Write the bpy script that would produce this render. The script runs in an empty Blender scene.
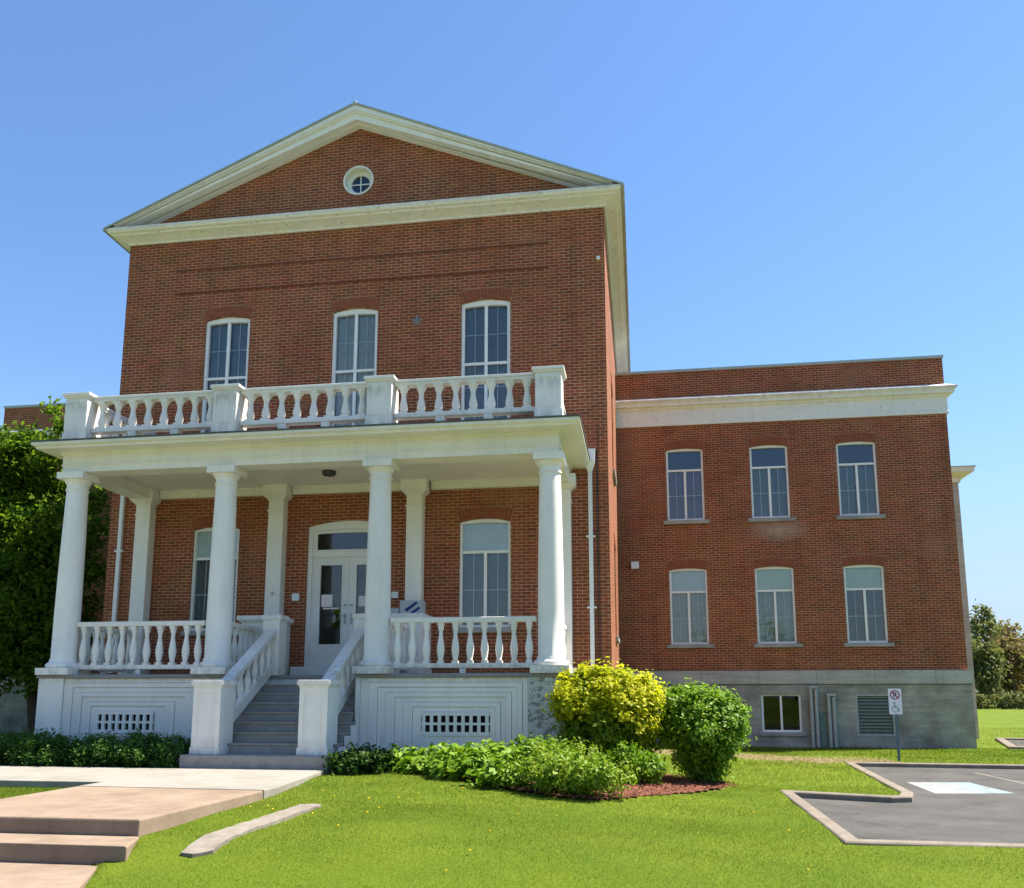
import bpy, bmesh, math, random
import numpy as np
from mathutils import Vector
from mathutils.geometry import tessellate_polygon
R = math.radians
random.seed(7)
rng = np.random.default_rng(11)
scene = bpy.context.scene
COL = scene.collection

# ------------------------------------------------------------------ camera
cd = bpy.data.cameras.new('camera'); cam = bpy.data.objects.new('camera', cd); COL.objects.link(cam)
cam.location = (6.544, -18.401, 1.06)
cam.rotation_euler = (R(90 + 8.965), 0, R(8.524))
cd.sensor_width = 36; cd.sensor_fit = 'HORIZONTAL'; cd.lens = 855.0 / 1024 * 36
cd.shift_y = 115.34 / 1024
cd.clip_end = 3000; cd.clip_start = 0.05
scene.camera = cam

# ------------------------------------------------------------------ sky, sun, exposure
SUN_AZ, SUN_EL = 20.0, 60.0                       # azimuth from +X towards +Y
w = bpy.data.worlds.new('World'); scene.world = w; w.use_nodes = True
nt = w.node_tree; nt.nodes.clear()
wo = nt.nodes.new('ShaderNodeOutputWorld'); bg = nt.nodes.new('ShaderNodeBackground'); sk = nt.nodes.new('ShaderNodeTexSky')
sk.sky_type = 'NISHITA'; sk.sun_disc = False
sk.sun_elevation = R(SUN_EL); sk.sun_rotation = R(90 - SUN_AZ)
sk.altitude = 100; sk.air_density = 1.25; sk.dust_density = 0.05; sk.ozone_density = 9.0
bg.inputs['Strength'].default_value = 0.078
tc = nt.nodes.new('ShaderNodeTexCoord'); sx_ = nt.nodes.new('ShaderNodeSeparateXYZ'); nt.links.new(tc.outputs['Generated'], sx_.inputs[0])
mr = nt.nodes.new('ShaderNodeMapRange'); mr.interpolation_type = 'SMOOTHSTEP'
for k_, v_ in (('From Min', -.02), ('From Max', .36), ('To Min', .92), ('To Max', 0.0)): mr.inputs[k_].default_value = v_
nt.links.new(sx_.outputs[2], mr.inputs[0])
hz = nt.nodes.new('ShaderNodeMix'); hz.data_type = 'RGBA'; hz.inputs[7].default_value = (2.6, 3.15, 3.85, 1)
nt.links.new(mr.outputs[0], hz.inputs[0]); nt.links.new(sk.outputs[0], hz.inputs[6]); nt.links.new(hz.outputs[2], bg.inputs[0]); nt.links.new(bg.outputs[0], wo.inputs[0])
sl = bpy.data.lights.new('sun', 'SUN'); sl.energy = 5.0; sl.angle = R(0.5); sl.color = (1.0, 0.93, 0.82)
sun = bpy.data.objects.new('sun', sl); COL.objects.link(sun)
sdir = Vector((math.cos(R(SUN_EL)) * math.cos(R(SUN_AZ)), math.cos(R(SUN_EL)) * math.sin(R(SUN_AZ)), math.sin(R(SUN_EL))))
sun.rotation_euler = sdir.to_track_quat('Z', 'Y').to_euler()
sun.location = (20, 10, 40)
vs = scene.view_settings
vs.view_transform = 'Standard'; vs.look = 'None'; vs.gamma = 1; vs.use_curve_mapping = False
vs.exposure = 1.46
scene.render.engine = 'CYCLES'
cy = scene.cycles
cy.max_bounces = 8; cy.diffuse_bounces = 4; cy.glossy_bounces = 3; cy.transparent_max_bounces = 10
cy.use_denoising = True
cy.sample_clamp_indirect = 6

# ------------------------------------------------------------------ helpers
WORLD = {}
def link(o, parent=None, loc=(0, 0, 0)):
    COL.objects.link(o)
    WORLD[o.name] = Vector(loc)
    if parent is not None:
        o.parent = parent
        o.location = Vector(loc) - WORLD[parent.name]
    else:
        o.location = loc
    return o
def tag(o, label=None, cat=None, group=None, kind=None):
    if label: o['label'] = label
    if cat: o['category'] = cat
    if group: o['group'] = group
    if kind: o['kind'] = kind
    return o
def thing(name, label, cat, loc=(0, 0, 0), group=None):
    o = bpy.data.objects.new(name, None); o.empty_display_size = .3
    link(o, None, loc); return tag(o, label, cat, group)

class MB:
    def __init__(s): s.v = []; s.f = []; s.m = []
    def add(s, vs_, fs, T=None, mi=0):
        b = len(s.v)
        s.v += [tuple(T(*p)) if T else tuple(p) for p in vs_]
        s.f += [tuple(i + b for i in f) for f in fs]
        s.m += [mi] * len(fs)
        return s
    def box(s, x0, x1, y0, y1, z0, z1, T=None, mi=0):
        return s.add([(x0,y0,z0),(x1,y0,z0),(x1,y1,z0),(x0,y1,z0),(x0,y0,z1),(x1,y0,z1),(x1,y1,z1),(x0,y1,z1)],
              [(0,3,2,1),(4,5,6,7),(0,1,5,4),(1,2,6,5),(2,3,7,6),(3,0,4,7)], T, mi)
    def prism(s, poly, a, b, place, mi=0):
        """poly 2-D list, place(p,q,t)->xyz, extruded t from a to b"""
        n = len(poly)
        vv = [place(p, q, a) for p, q in poly] + [place(p, q, b) for p, q in poly]
        tri = tessellate_polygon([[Vector((p, q, 0)) for p, q in poly]])
        ff = [tuple(t) for t in tri] + [tuple(i + n for i in reversed(t)) for t in tri]
        ff += [(i, (i + 1) % n, (i + 1) % n + n, i + n) for i in range(n)]
        return s.add(vv, ff, None, mi)
    def lathe(s, prof, c=(0, 0), seg=16, T=None, mi=0):
        vv = []; ff = []; k = len(prof)
        for i in range(seg):
            a = 2 * math.pi * i / seg
            vv += [(c[0] + r * math.cos(a), c[1] + r * math.sin(a), z) for r, z in prof]
        for i in range(seg):
            j = (i + 1) % seg
            for q in range(k - 1):
                ff.append((i * k + q, j * k + q, j * k + q + 1, i * k + q + 1))
        ff.append(tuple(i * k for i in reversed(range(seg)))); ff.append(tuple(i * k + k - 1 for i in range(seg)))
        return s.add(vv, ff, T, mi)
    def tube(s, pts, rad, seg=8, mi=0):
        pts = [Vector(p) for p in pts]; rr = rad if isinstance(rad, (list, tuple)) else [rad] * len(pts)
        vv = []; ff = []
        for i, p in enumerate(pts):
            d = (pts[min(i + 1, len(pts) - 1)] - pts[max(i - 1, 0)]).normalized()
            a = d.orthogonal().normalized() if abs(d.z) < .99 else Vector((1, 0, 0)); b = d.cross(a).normalized(); a = b.cross(d)
            for q in range(seg):
                t = 2 * math.pi * q / seg
                vv.append(p + a * (rr[i] * math.cos(t)) + b * (rr[i] * math.sin(t)))
        for i in range(len(pts) - 1):
            for q in range(seg):
                r2 = (q + 1) % seg
                ff.append((i * seg + q, i * seg + r2, (i + 1) * seg + r2, (i + 1) * seg + q))
        ff.append(tuple(reversed(range(seg)))); ff.append(tuple((len(pts) - 1) * seg + q for q in range(seg)))
        return s.add(vv, ff, None, mi)
    def sweep(s, path, prof, closed=False, mi=0):
        """path XY polyline (outward = right hand side of travel), prof closed loop of (out, z)"""
        n = len(path); P = [Vector(p) for p in path]; k = len(prof)
        vv = []
        for i in range(n):
            if closed or 0 < i < n - 1:
                d0 = (P[i] - P[i - 1]).normalized(); d1 = (P[(i + 1) % n] - P[i]).normalized()
            else:
                d0 = d1 = ((P[1] - P[0]) if i == 0 else (P[-1] - P[-2])).normalized()
            n0 = Vector((d0.y, -d0.x)); n1 = Vector((d1.y, -d1.x))
            m = (n0 + n1); m = m / max(1e-6, m.dot(n0))
            for o_, z in prof: vv.append((P[i].x + m.x * o_, P[i].y + m.y * o_, z))
        ff = []
        for i in range(n if closed else n - 1):
            j = (i + 1) % n
            for q in range(k):
                r2 = (q + 1) % k
                ff.append((i * k + q, j * k + q, j * k + r2, i * k + r2))
        if not closed:
            tri = tessellate_polygon([[Vector((a, b, 0)) for a, b in prof]])
            ff += [tuple(t) for t in tri] + [tuple((n - 1) * k + i for i in reversed(t)) for t in tri]
        return s.add(vv, ff, None, mi)
    def mesh(s, name, mats, smooth=False, ang=35, fix=True):
        me = bpy.data.meshes.new(name); me.from_pydata(s.v, [], s.f); me.update()
        if fix:
            bm = bmesh.new(); bm.from_mesh(me); bmesh.ops.recalc_face_normals(bm, faces=bm.faces); bm.to_mesh(me); bm.free()
        for m in (mats if isinstance(mats, (list, tuple)) else [mats]): me.materials.append(m)
        if any(s.m): me.polygons.foreach_set('material_index', s.m)
        if smooth:
            me.shade_smooth(); me.set_sharp_from_angle(angle=R(ang))
        return me
    def build(s, name, mats, parent=None, smooth=False, ang=35, fix=True, bevel=0):
        o = bpy.data.objects.new(name, s.mesh(name, mats, smooth, ang, fix))
        link(o, parent, (0, 0, 0))
        if bevel:
            b = o.modifiers.new('b', 'BEVEL'); b.width = bevel; b.segments = 2; b.limit_method = 'ANGLE'
        return o

# ------------------------------------------------------------------ materials
class N:
    def __init__(s, name):
        s.mat = bpy.data.materials.new(name); s.mat.use_nodes = True
        s.t = s.mat.node_tree; s.b = s.t.nodes['Principled BSDF']
    def n(s, typ, **kw):
        x = s.t.nodes.new(typ)
        for k, v in kw.items():
            if k.startswith('i_'): x.inputs[k[2:].replace('_', ' ')].default_value = v
            else: setattr(x, k, v)
        return x
    def l(s, a, b): s.t.links.new(a, b)
    def pos(s): return s.n('ShaderNodeNewGeometry').outputs['Position']
    def noise(s, scale, vec, detail=4, rough=.6):
        x = s.n('ShaderNodeTexNoise'); x.inputs['Scale'].default_value = scale; x.inputs['Detail'].default_value = detail; x.inputs['Roughness'].default_value = rough
        if vec is not None: s.l(vec, x.inputs['Vector'])
        return x.outputs['Fac']
    def ramp(s, fac, stops):
        x = s.n('ShaderNodeValToRGB'); e = x.color_ramp.elements
        e[0].position, e[0].color = stops[0][0], (*stops[0][1], 1)
        e[1].position, e[1].color = stops[-1][0], (*stops[-1][1], 1)
        for p, c in stops[1:-1]:
            q = e.new(p); q.color = (*c, 1)
        s.l(fac, x.inputs[0]); return x.outputs[0]
    def mix(s, fac, a, b, mode='MIX'):
        x = s.n('ShaderNodeMix', data_type='RGBA', blend_type=mode)
        for sock, v in ((x.inputs[0], fac), (x.inputs[6], a), (x.inputs[7], b)):
            if isinstance(v, bpy.types.NodeSocket): s.l(v, sock)
            else: sock.default_value = v if not isinstance(v, tuple) else (*v, 1) if len(v) == 3 else v
        return x.outputs[2]
    def math(s, op, a, b=0.0, clamp=False):
        x = s.n('ShaderNodeMath', operation=op, use_clamp=clamp)
        for i, v in ((0, a), (1, b)):
            if isinstance(v, bpy.types.NodeSocket): s.l(v, x.inputs[i])
            else: x.inputs[i].default_value = v
        return x.outputs[0]
    def bump(s, h, strength, dist=.01):
        x = s.n('ShaderNodeBump'); x.inputs['Strength'].default_value = strength; x.inputs['Distance'].default_value = dist
        s.l(h, x.inputs['Height']); s.l(x.outputs[0], s.b.inputs['Normal'])
    def base(s, c, rough=.7, spec=.3):
        if isinstance(c, bpy.types.NodeSocket): s.l(c, s.b.inputs['Base Color'])
        else: s.b.inputs['Base Color'].default_value = (*c, 1)
        s.b.inputs['Roughness'].default_value = rough; s.b.inputs['Specular IOR Level'].default_value = spec
        return s.mat
    def xyz(s, vec):
        x = s.n('ShaderNodeSeparateXYZ'); s.l(vec, x.inputs[0]); return x.outputs
    def scaled(s, vec, sc):
        x = s.n('ShaderNodeVectorMath', operation='MULTIPLY'); s.l(vec, x.inputs[0]); x.inputs[1].default_value = sc; return x.outputs[0]

def m_plain(name, c, rough=.6, spec=.3, var=.12, scale=6, metal=0):
    m = N(name); p = m.pos()
    f = m.noise(scale, p)
    lo = tuple(x * (1 - var) for x in c); hi = tuple(min(1, x * (1 + var)) for x in c)
    m.b.inputs['Metallic'].default_value = metal
    return m.base(m.ramp(f, [(.3, lo), (.7, hi)]), rough, spec)

def m_brick(name, stain=False):
    m = N(name); g = m.n('ShaderNodeNewGeometry'); p = g.outputs['Position']
    x, y, z = m.xyz(p); nx = m.xyz(g.outputs['True Normal'])[0]
    side = m.math('GREATER_THAN', m.math('ABSOLUTE', nx), .6)
    u = m.math('ADD', m.math('MULTIPLY', x, m.math('SUBTRACT', 1.0, side)), m.math('MULTIPLY', y, side))
    c = m.n('ShaderNodeCombineXYZ'); m.l(u, c.inputs[0]); m.l(z, c.inputs[1])
    b = m.n('ShaderNodeTexBrick'); m.l(c.outputs[0], b.inputs['Vector'])
    for k, v in (('Scale', 1.0), ('Mortar Size', .0066), ('Mortar Smooth', .15), ('Bias', -.15), ('Brick Width', .222), ('Row Height', .0745)): b.inputs[k].default_value = v
    b.inputs['Color1'].default_value = (.305, .083, .038, 1); b.inputs['Color2'].default_value = (.178, .053, .028, 1)
    mort = m.ramp(m.noise(1.1, p, 3), [(.3, (.37, .235, .13)), (.7, (.60, .42, .26))])
    m.l(mort, b.inputs['Mortar'])
    big = m.noise(.45, p, 5, .65)
    col = m.mix(m.math('MULTIPLY', big, .55), b.outputs['Color'], (1.12, .95, .9), 'MULTIPLY') if False else b.outputs['Color']
    col = m.mix(.5, col, m.ramp(big, [(.3, (.72, .70, .72)), (.7, (1.12, 1.10, 1.02))]), 'MULTIPLY')
    # a second, finer variation so that courses do not look stamped
    row = m.noise(3.2, m.scaled(p, (1, 1, 4.0)), 3, .7)
    col = m.mix(.5, col, m.ramp(row, [(.35, (.74, .74, .78)), (.68, (1.18, 1.12, 1.02))]), 'MULTIPLY')
    hue = m.noise(1.5, p, 4, .6)
    col = m.mix(.75, col, m.ramp(hue, [(.34, (1.08, .90, .93)), (.5, (1, 1, 1)), (.66, (.92, 1.06, .84))]), 'MULTIPLY')
    rp = m.ramp(m.noise(.32, m.scaled(p, (1, 1, 1.5)), 4, .55), [(.60, (0, 0, 0)), (.66, (1, 1, 1))])
    col = m.mix(m.math('MULTIPLY', rp, .28), col, (.34, .17, .10))
    sk_ = m.noise(2.6, m.scaled(p, (1, 1, .07)), 4, .6)
    col = m.mix(.45, col, m.ramp(sk_, [(.34, (.70, .68, .68)), (.50, (1, 1, 1))]), 'MULTIPLY')
    if stain:  # pale efflorescence below one sill
        d = m.n('ShaderNodeVectorMath', operation='DISTANCE'); m.l(m.scaled(p, (1, 0, 2.2)), d.inputs[0]); d.inputs[1].default_value = (10.75, 0, 2.2 * 6.0)
        s = m.math('MULTIPLY', m.math('SUBTRACT', 1.0, m.math('MULTIPLY', d.outputs['Value'], 1.05), True), m.noise(5, p, 5), True)
        col = m.mix(m.math('MULTIPLY', s, 1.0, True), col, (.50, .42, .35))
    m.bump(m.math('SUBTRACT', 1.0, b.outputs['Fac']), .5, .006)
    return m.base(col, .85, .2)

def m_paint(name, c, wear=.60, wearcol=(.22, .20, .17), streak=True, scale=7, rough=.5, grime=None):
    """old white house paint: slight mottling, rain streaks and small flaked spots"""
    m = N(name); p = m.pos()
    mott = m.noise(1.7, p, 5, .65)
    col = m.ramp(mott, [(.3, tuple(x * .90 for x in c)), (.7, c)])
    if streak:
        st = m.noise(5, m.scaled(p, (1, 1, .12)), 4, .6)
        col = m.mix(.35, col, m.ramp(st, [(.32, (.80, .79, .76)), (.55, (1, 1, 1))]), 'MULTIPLY')
    fl = m.noise(scale, m.scaled(p, (1, 1, 1.6)), 7, .72)
    msk = m.ramp(fl, [(wear, (0, 0, 0)), (wear + .035, (1, 1, 1))])
    col = m.mix(msk, col, wearcol)
    if grime:
        z = m.xyz(p)[2]; d = None
        for zb, hgt in grime:
            q = m.math('SUBTRACT', 1.0, m.math('DIVIDE', m.math('ABSOLUTE', m.math('SUBTRACT', z, zb)), hgt), True)
            d = q if d is None else m.math('MAXIMUM', d, q)
        gn = m.noise(6, m.scaled(p, (1, 1, .5)), 6, .75)
        gm = m.math('MULTIPLY', d, m.ramp(gn, [(.40, (0, 0, 0)), (.62, (1, 1, 1))]))
        col = m.mix(m.math('MULTIPLY', gm, .62), col, (.27, .255, .225))
    oi = m.n('ShaderNodeObjectInfo'); col = m.mix(1.0, col, m.ramp(oi.outputs['Random'], [(0, (.93, .93, .92)), (1, (1.03, 1.03, 1.03))]), 'MULTIPLY')
    m.bump(fl, .2, .01)
    return m.base(col, rough, .35)

M = {}
M['brick'] = m_brick('brick'); M['brick_stain'] = m_brick('brick_wing', True)
M['arch'] = m_plain('arch_brick', (.255, .074, .036), .85, .2, .3, 14)
M['mortar'] = m_plain('mortar', (.31, .18, .105), .9, .1, .2, 5)
M['cream'] = m_paint('cream_trim', (.80, .77, .67), .69, (.4, .35, .26), True, 12)
M['rake'] = m_paint('rake_paint', (.86, .85, .82), .64, (.45, .42, .36), True, 12)
M['cream_old'] = m_paint('worn_cream_trim', (.82, .80, .74), .605, (.36, .31, .23), True, 11, grime=((12.50, .10), (10.24, .14)))
M['white'] = m_paint('white_paint', (.86, .825, .765), .68, (.42, .41, .38), True, 13, grime=((1.46, .34), (.02, .35)))
M['white_old'] = m_paint('worn_white_paint', (.85, .815, .755), .645, (.30, .295, .27), True, 15, grime=((1.40, .16), (6.25, .32), (-.2, .55), (1.56, .14), (7.0, .2)))
M['flaked'] = m_paint('flaked_paint', (.58, .60, .58), .50, (.24, .235, .21), True, 9)
M['porchceil'] = m_paint('porch_ceiling', (.76, .71, .63), .70)
M['frame'] = m_plain('window_frame_white', (.80, .80, .77), .4, .4, .05)
M['door'] = m_paint('door_white', (.78, .765, .745), .80, (.3, .3, .28), False)
M['metalwhite'] = m_plain('white_metal', (.75, .75, .74), .35, .5, .06)
M['greymetal'] = m_plain('grey_metal', (.34, .36, .36), .45, .5, .15, 8)
M['darkmetal'] = m_plain('dark_metal', (.03, .035, .035), .4, .5, .2)
M['bluepost'] = m_plain('post_paint', (.085, .135, .17), .5, .4, .2, 9)
M['roof'] = m_plain('roof_shingle', (.10, .105, .11), .85, .2, .25, 9)
M['flash'] = m_plain('roof_edge_metal', (.36, .42, .41), .4, .5, .1)
M['dark'] = m_plain('dark_void', (.012, .012, .013), .9, .1, .2)
M['step'] = m_plain('step_paint', (.30, .28, .255), .75, .25, .14, 7)
M['floor'] = m_plain('porch_floor_paint', (.24, .235, .235), .7, .25, .14, 5)
M['stone'] = None

def m_stone(name, block=True, c0=(.20, .19, .165), c1=(.34, .33, .30)):
    m = N(name); g = m.n('ShaderNodeNewGeometry'); p = g.outputs['Position']
    f = m.noise(1.3, p, 6, .65); col = m.ramp(f, [(.3, c0), (.7, c1)])
    st = m.noise(2.2, m.scaled(p, (.35, .35, 5)), 5, .65)
    col = m.mix(.6, col, m.ramp(st, [(.33, (.66, .66, .66)), (.64, (1.08, 1.06, 1.02))]), 'MULTIPLY')
    wet = m.noise(1.6, m.scaled(p, (1, 1, .2)), 4)
    col = m.mix(.4, col, m.ramp(wet, [(.35, (.66, .66, .66)), (.55, (1, 1, 1))]), 'MULTIPLY')
    m.bump(m.noise(14, p, 7, .75), .6, .03)
    return m.base(col, .9, .2)
M['stone'] = m_stone('foundation_stone', c0=(.20, .19, .165), c1=(.47, .45, .405)); M['stone_band'] = m_stone('stone_band', c0=(.40, .385, .35), c1=(.54, .525, .48))
M['sill'] = m_stone('sill_stone', c0=(.30, .29, .27), c1=(.44, .43, .40))
M['palestone'] = m_stone('pale_render', c0=(.40, .36, .30), c1=(.58, .53, .46))

def m_concrete(name, a, b, sc=2.2, cracks=False):
    m = N(name); p = m.pos()
    col = m.ramp(m.noise(sc, p, 7, .7), [(.3, a), (.7, b)])
    sp = m.noise(60, p, 3, .8)
    col = m.mix(.5, col, m.ramp(sp, [(.3, (.78, .78, .78)), (.7, (1.12, 1.12, 1.1))]), 'MULTIPLY')
    blot = m.noise(.9, p, 6, .72)
    col = m.mix(.6, col, m.ramp(blot, [(.36, (.70, .68, .66)), (.52, (1, 1, 1))]), 'MULTIPLY')
    if cracks:
        v = m.n('ShaderNodeTexVoronoi', feature='DISTANCE_TO_EDGE'); v.inputs['Scale'].default_value = .55
        wv = m.n('ShaderNodeVectorMath', operation='ADD'); m.l(p, wv.inputs[0])
        nv = m.n('ShaderNodeTexNoise'); nv.inputs['Scale'].default_value = 2.2; nv.inputs['Detail'].default_value = 5; m.l(p, nv.inputs['Vector'])
        m.l(m.scaled(nv.outputs['Color'], (.7, .7, .7)), wv.inputs[1]); m.l(wv.outputs[0], v.inputs['Vector'])
        ck = m.ramp(v.outputs['Distance'], [(.0, (.55, .55, .55)), (.010, (1, 1, 1))])
        col = m.mix(m.ramp(m.noise(.6, p, 3), [(.42, (0, 0, 0)), (.58, (1, 1, 1))]), col, m.mix(1.0, col, ck, 'MULTIPLY'))
        oil = m.noise(1.4, p, 4, .5); col = m.mix(.7, col, m.ramp(oil, [(.30, (.62, .62, .64)), (.44, (1, 1, 1))]), 'MULTIPLY')
    m.bump(m.noise(90, p, 4, .7), .35, .006)
    return m.base(col, .9, .2)
M['pale_conc'] = m_concrete('pale_concrete', (.235, .218, .185), (.29, .272, .238))
M['pink_conc'] = m_concrete('pink_concrete', (.205, .150, .106), (.285, .215, .158))
M['old_conc'] = m_concrete('old_concrete', (.17, .145, .115), (.27, .24, .20), 5)
M['kerb'] = m_concrete('kerb_concrete', (.16, .135, .105), (.24, .205, .165), 4)
M['asphalt'] = m_concrete('asphalt', (.062, .059, .055), (.098, .093, .086), 1.3, True)

def m_lawn():
    m = N('lawn_soil'); p = m.pos()
    a = m.ramp(m.noise(.55, p, 5, .6), [(.32, (.085, .135, .010)), (.68, (.13, .172, .014))])
    b = m.ramp(m.noise(38, p, 4, .8), [(.3, (.55, .6, .6)), (.7, (1.3, 1.25, 1.2))])
    col = m.mix(.8, a, b, 'MULTIPLY')
    # worn strip of bare soil along the foot of the wing
    x, y, z = m.xyz(p)
    dy = m.math('ABSOLUTE', m.math('SUBTRACT', y, m.math('SUBTRACT', 7.7, m.math('MULTIPLY', x, .42))))
    inx = m.math('MULTIPLY', m.math('GREATER_THAN', x, 5.5), m.math('LESS_THAN', x, 12.3))
    k = m.math('ADD', m.math('SUBTRACT', 1.45, m.math('MULTIPLY', dy, .75)), m.math('MULTIPLY', m.math('SUBTRACT', m.noise(1.6, p, 5), .5), 2.4))
    k = m.math('MULTIPLY', m.math('MULTIPLY', m.math('SUBTRACT', k, .35), 2.2, True), inx, True)
    col = m.mix(k, col, m.ramp(m.noise(9, p, 5), [(.3, (.15, .115, .055)), (.7, (.25, .195, .11))]))
    m.bump(m.noise(45, p, 4, .8), .6, .03)
    return m.base(col, .95, .1)
M['lawn'] = m_lawn()

def m_leaf(name, cols, trans=.35, rough=.55, spec=.25, patch=1.2):
    m = N(name); g = m.n('ShaderNodeNewGeometry')
    r = g.outputs['Random Per Island']
    col = m.ramp(r, [(i / (len(cols) - 1), c) for i, c in enumerate(cols)])
    pn = m.noise(patch, g.outputs['Position'], 3)
    col = m.mix(.6, col, m.ramp(pn, [(.32, (.70, .76, .70)), (.68, (1.22, 1.14, 1.05))]), 'MULTIPLY')
    if name == 'grass_blade': col = m.mix(.8, col, m.ramp(m.noise(.35, m.scaled(g.outputs['Position'], (1, 1.6, 0)), 6, .7), [(.34, (.60, .84, .6)), (.46, (.92, 1, .85)), (.56, (1.05, 1.02, 1.0)), (.66, (1.36, 1.12, 1.8))]), 'MULTIPLY'); col = m.mix(.8, col, m.ramp(m.noise(1.9, m.scaled(g.outputs['Position'], (1, 1.4, 0)), 4, .65), [(.36, (.66, .82, .7)), (.48, (1, 1, 1)), (.62, (1.05, 1.0, 1.0)), (.70, (1.25, 1.12, 1.5))]), 'MULTIPLY')
    m.base(col, rough, spec)
    tr = m.n('ShaderNodeBsdfTranslucent'); m.l(m.mix(1.0, col, (1.15, 1.25, .7), 'MULTIPLY'), tr.inputs['Color'])
    mx = m.n('ShaderNodeMixShader'); mx.inputs[0].default_value = trans
    m.l(m.b.outputs[0], mx.inputs[1]); m.l(tr.outputs[0], mx.inputs[2])
    m.l(mx.outputs[0], m.t.nodes['Material Output'].inputs['Surface'])
    return m.mat
M['grass'] = m_leaf('grass_blade', [(.090, .148, .012), (.122, .178, .015), (.158, .203, .022), (.228, .232, .058)], .5, .6, .15, .6)
M['leaf_tree'] = m_leaf('tree_leaf', [(.055, .115, .014), (.10, .175, .016), (.175, .24, .02)], .58, .7, .12)
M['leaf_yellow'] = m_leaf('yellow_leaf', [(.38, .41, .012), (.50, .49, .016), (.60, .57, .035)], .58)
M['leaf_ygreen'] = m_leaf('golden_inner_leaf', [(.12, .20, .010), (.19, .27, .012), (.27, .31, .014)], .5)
M['leaf_round'] = m_leaf('shrub_leaf', [(.11, .21, .010), (.15, .27, .012), (.20, .31, .02)], .35)
M['leaf_hosta'] = m_leaf('hosta_leaf', [(.12, .23, .012), (.17, .29, .016), (.22, .33, .03)], .3)
M['leaf_low'] = m_leaf('spirea_leaf', [(.13, .225, .014), (.19, .29, .018), (.25, .32, .03)], .3)
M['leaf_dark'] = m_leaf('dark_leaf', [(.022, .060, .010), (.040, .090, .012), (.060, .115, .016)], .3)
M['leaf_hedge'] = m_leaf('hedge_leaf', [(.035, .095, .014), (.055, .13, .016), (.08, .16, .022)], .3)
M['leaf_far'] = m_leaf('far_leaf', [(.13, .15, .06), (.17, .185, .07), (.21, .20, .085)], .3, .7, .1, .12)
M['leaf_rust'] = m_leaf('rust_leaf', [(.17, .125, .065), (.23, .17, .085), (.21, .19, .08)], .3, .7, .1, .12)
M['bark'] = m_plain('bark', (.10, .08, .06), .9, .1, .35, 12)
M['mulch'] = m_leaf('mulch_chip', [(.13, .050, .034), (.22, .085, .055), (.30, .14, .09)], .0, .9, .1)
M['mulchbase'] = m_plain('mulch_soil', (.15, .062, .042), .95, .1, .4, 30)
M['yellow'] = m_plain('dandelion', (.75, .52, .02), .7, .1, .1)

def m_glass(ior=1.85, name='window_glass'):
    m = N(name); t = m.t; t.nodes.remove(m.b)
    fr = m.n('ShaderNodeFresnel'); fr.inputs['IOR'].default_value = ior
    gl = m.n('ShaderNodeBsdfGlossy'); gl.inputs['Roughness'].default_value = .015; gl.inputs['Color'].default_value = (.88, .94, 1, 1)
    tr = m.n('ShaderNodeBsdfTransparent'); tr.inputs['Color'].default_value = (.90, .94, .93, 1)
    # old glass is never quite flat
    bp = m.n('ShaderNodeBump'); bp.inputs['Strength'].default_value = .05; bp.inputs['Distance'].default_value = .02
    m.l(m.noise(2.0, m.pos(), 2), bp.inputs['Height']); m.l(bp.outputs[0], gl.inputs['Normal'])
    mx = m.n('ShaderNodeMixShader'); m.l(fr.outputs[0], mx.inputs[0]); m.l(tr.outputs[0], mx.inputs[1]); m.l(gl.outputs[0], mx.inputs[2])
    m.l(mx.outputs[0], t.nodes['Material Output'].inputs['Surface']); return m.mat
M['glass'] = m_glass(); M['glass_plain'] = m_glass(1.42, 'basement_glass')
M['blind'] = m_plain('roller_blind', (.80, .84, .86), .8, .1, .05)
M['blind_green'] = m_plain('greenish_blind', (.76, .82, .72), .8, .1, .05)
M['blind_dark'] = m_plain('dark_blue_blind', (.07, .10, .15), .8, .1, .05)  # bluish dark sheet painting in the unlit room behind the upper wing transoms
M['curtain'] = m_plain('grey_curtain', (.22, .25, .27), .9, .1, .1)
M['curtain_w'] = m_plain('pale_curtain', (.55, .56, .54), .9, .1, .1)
M['curtain_p'] = m_plain('mauve_curtain', (.30, .20, .30), .9, .1, .1)
M['paper'] = m_plain('notice_paper', (.72, .66, .68), .8, .1, .06)
M['bluestripe'] = m_plain('blue_stripe', (.022, .035, .16), .6, .3, .1)
M['greybox'] = m_plain('grey_box', (.42, .45, .47), .5, .3, .08)
M['red'] = m_plain('sign_red', (.36, .03, .07), .5, .3, .1)
M['black'] = m_plain('sign_black', (.02, .02, .022), .5, .3, .1)
M['signgreen'] = m_plain('sign_grey_green', (.24, .33, .33), .5, .3, .1)
M['signwhite'] = m_plain('sign_white', (.76, .77, .77), .45, .4, .05)

# ------------------------------------------------------------------ ground shape
def sstep(a, b, x): t = np.clip((x - a) / (b - a), 0, 1); return t * t * (3 - 2 * t)
def ground(X, Y):
    X = np.asarray(X, float); Y = np.asarray(Y, float)
    L = -.245 - .115 * np.clip((-5 - Y) / 5, 0, 1) - .20 * sstep(-10.0, -11.0, Y) - .25 * sstep(-11, -13, Y) - .5 * sstep(-13, -16, Y)
    Rr = -.47 - .13 * sstep(-10.3, -12, Y) - .21 * sstep(-12, -13, Y) - .5 * sstep(-13, -16, Y)
    s = sstep(3.5, 9, X)
    z = L * (1 - s) + Rr * s
    far = sstep(14, 30, Y); z = z * (1 - far) - .5 * far
    return z
def gz(x, y): return float(ground(x, y))
LOT = [(8.86, -4.12), (10.18, -4.62), (10.5, -4.5), (10.70, -3.9), (11.2, 2.1), (40, .0), (40, -9.6), (8.78, -8.60)]
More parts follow.
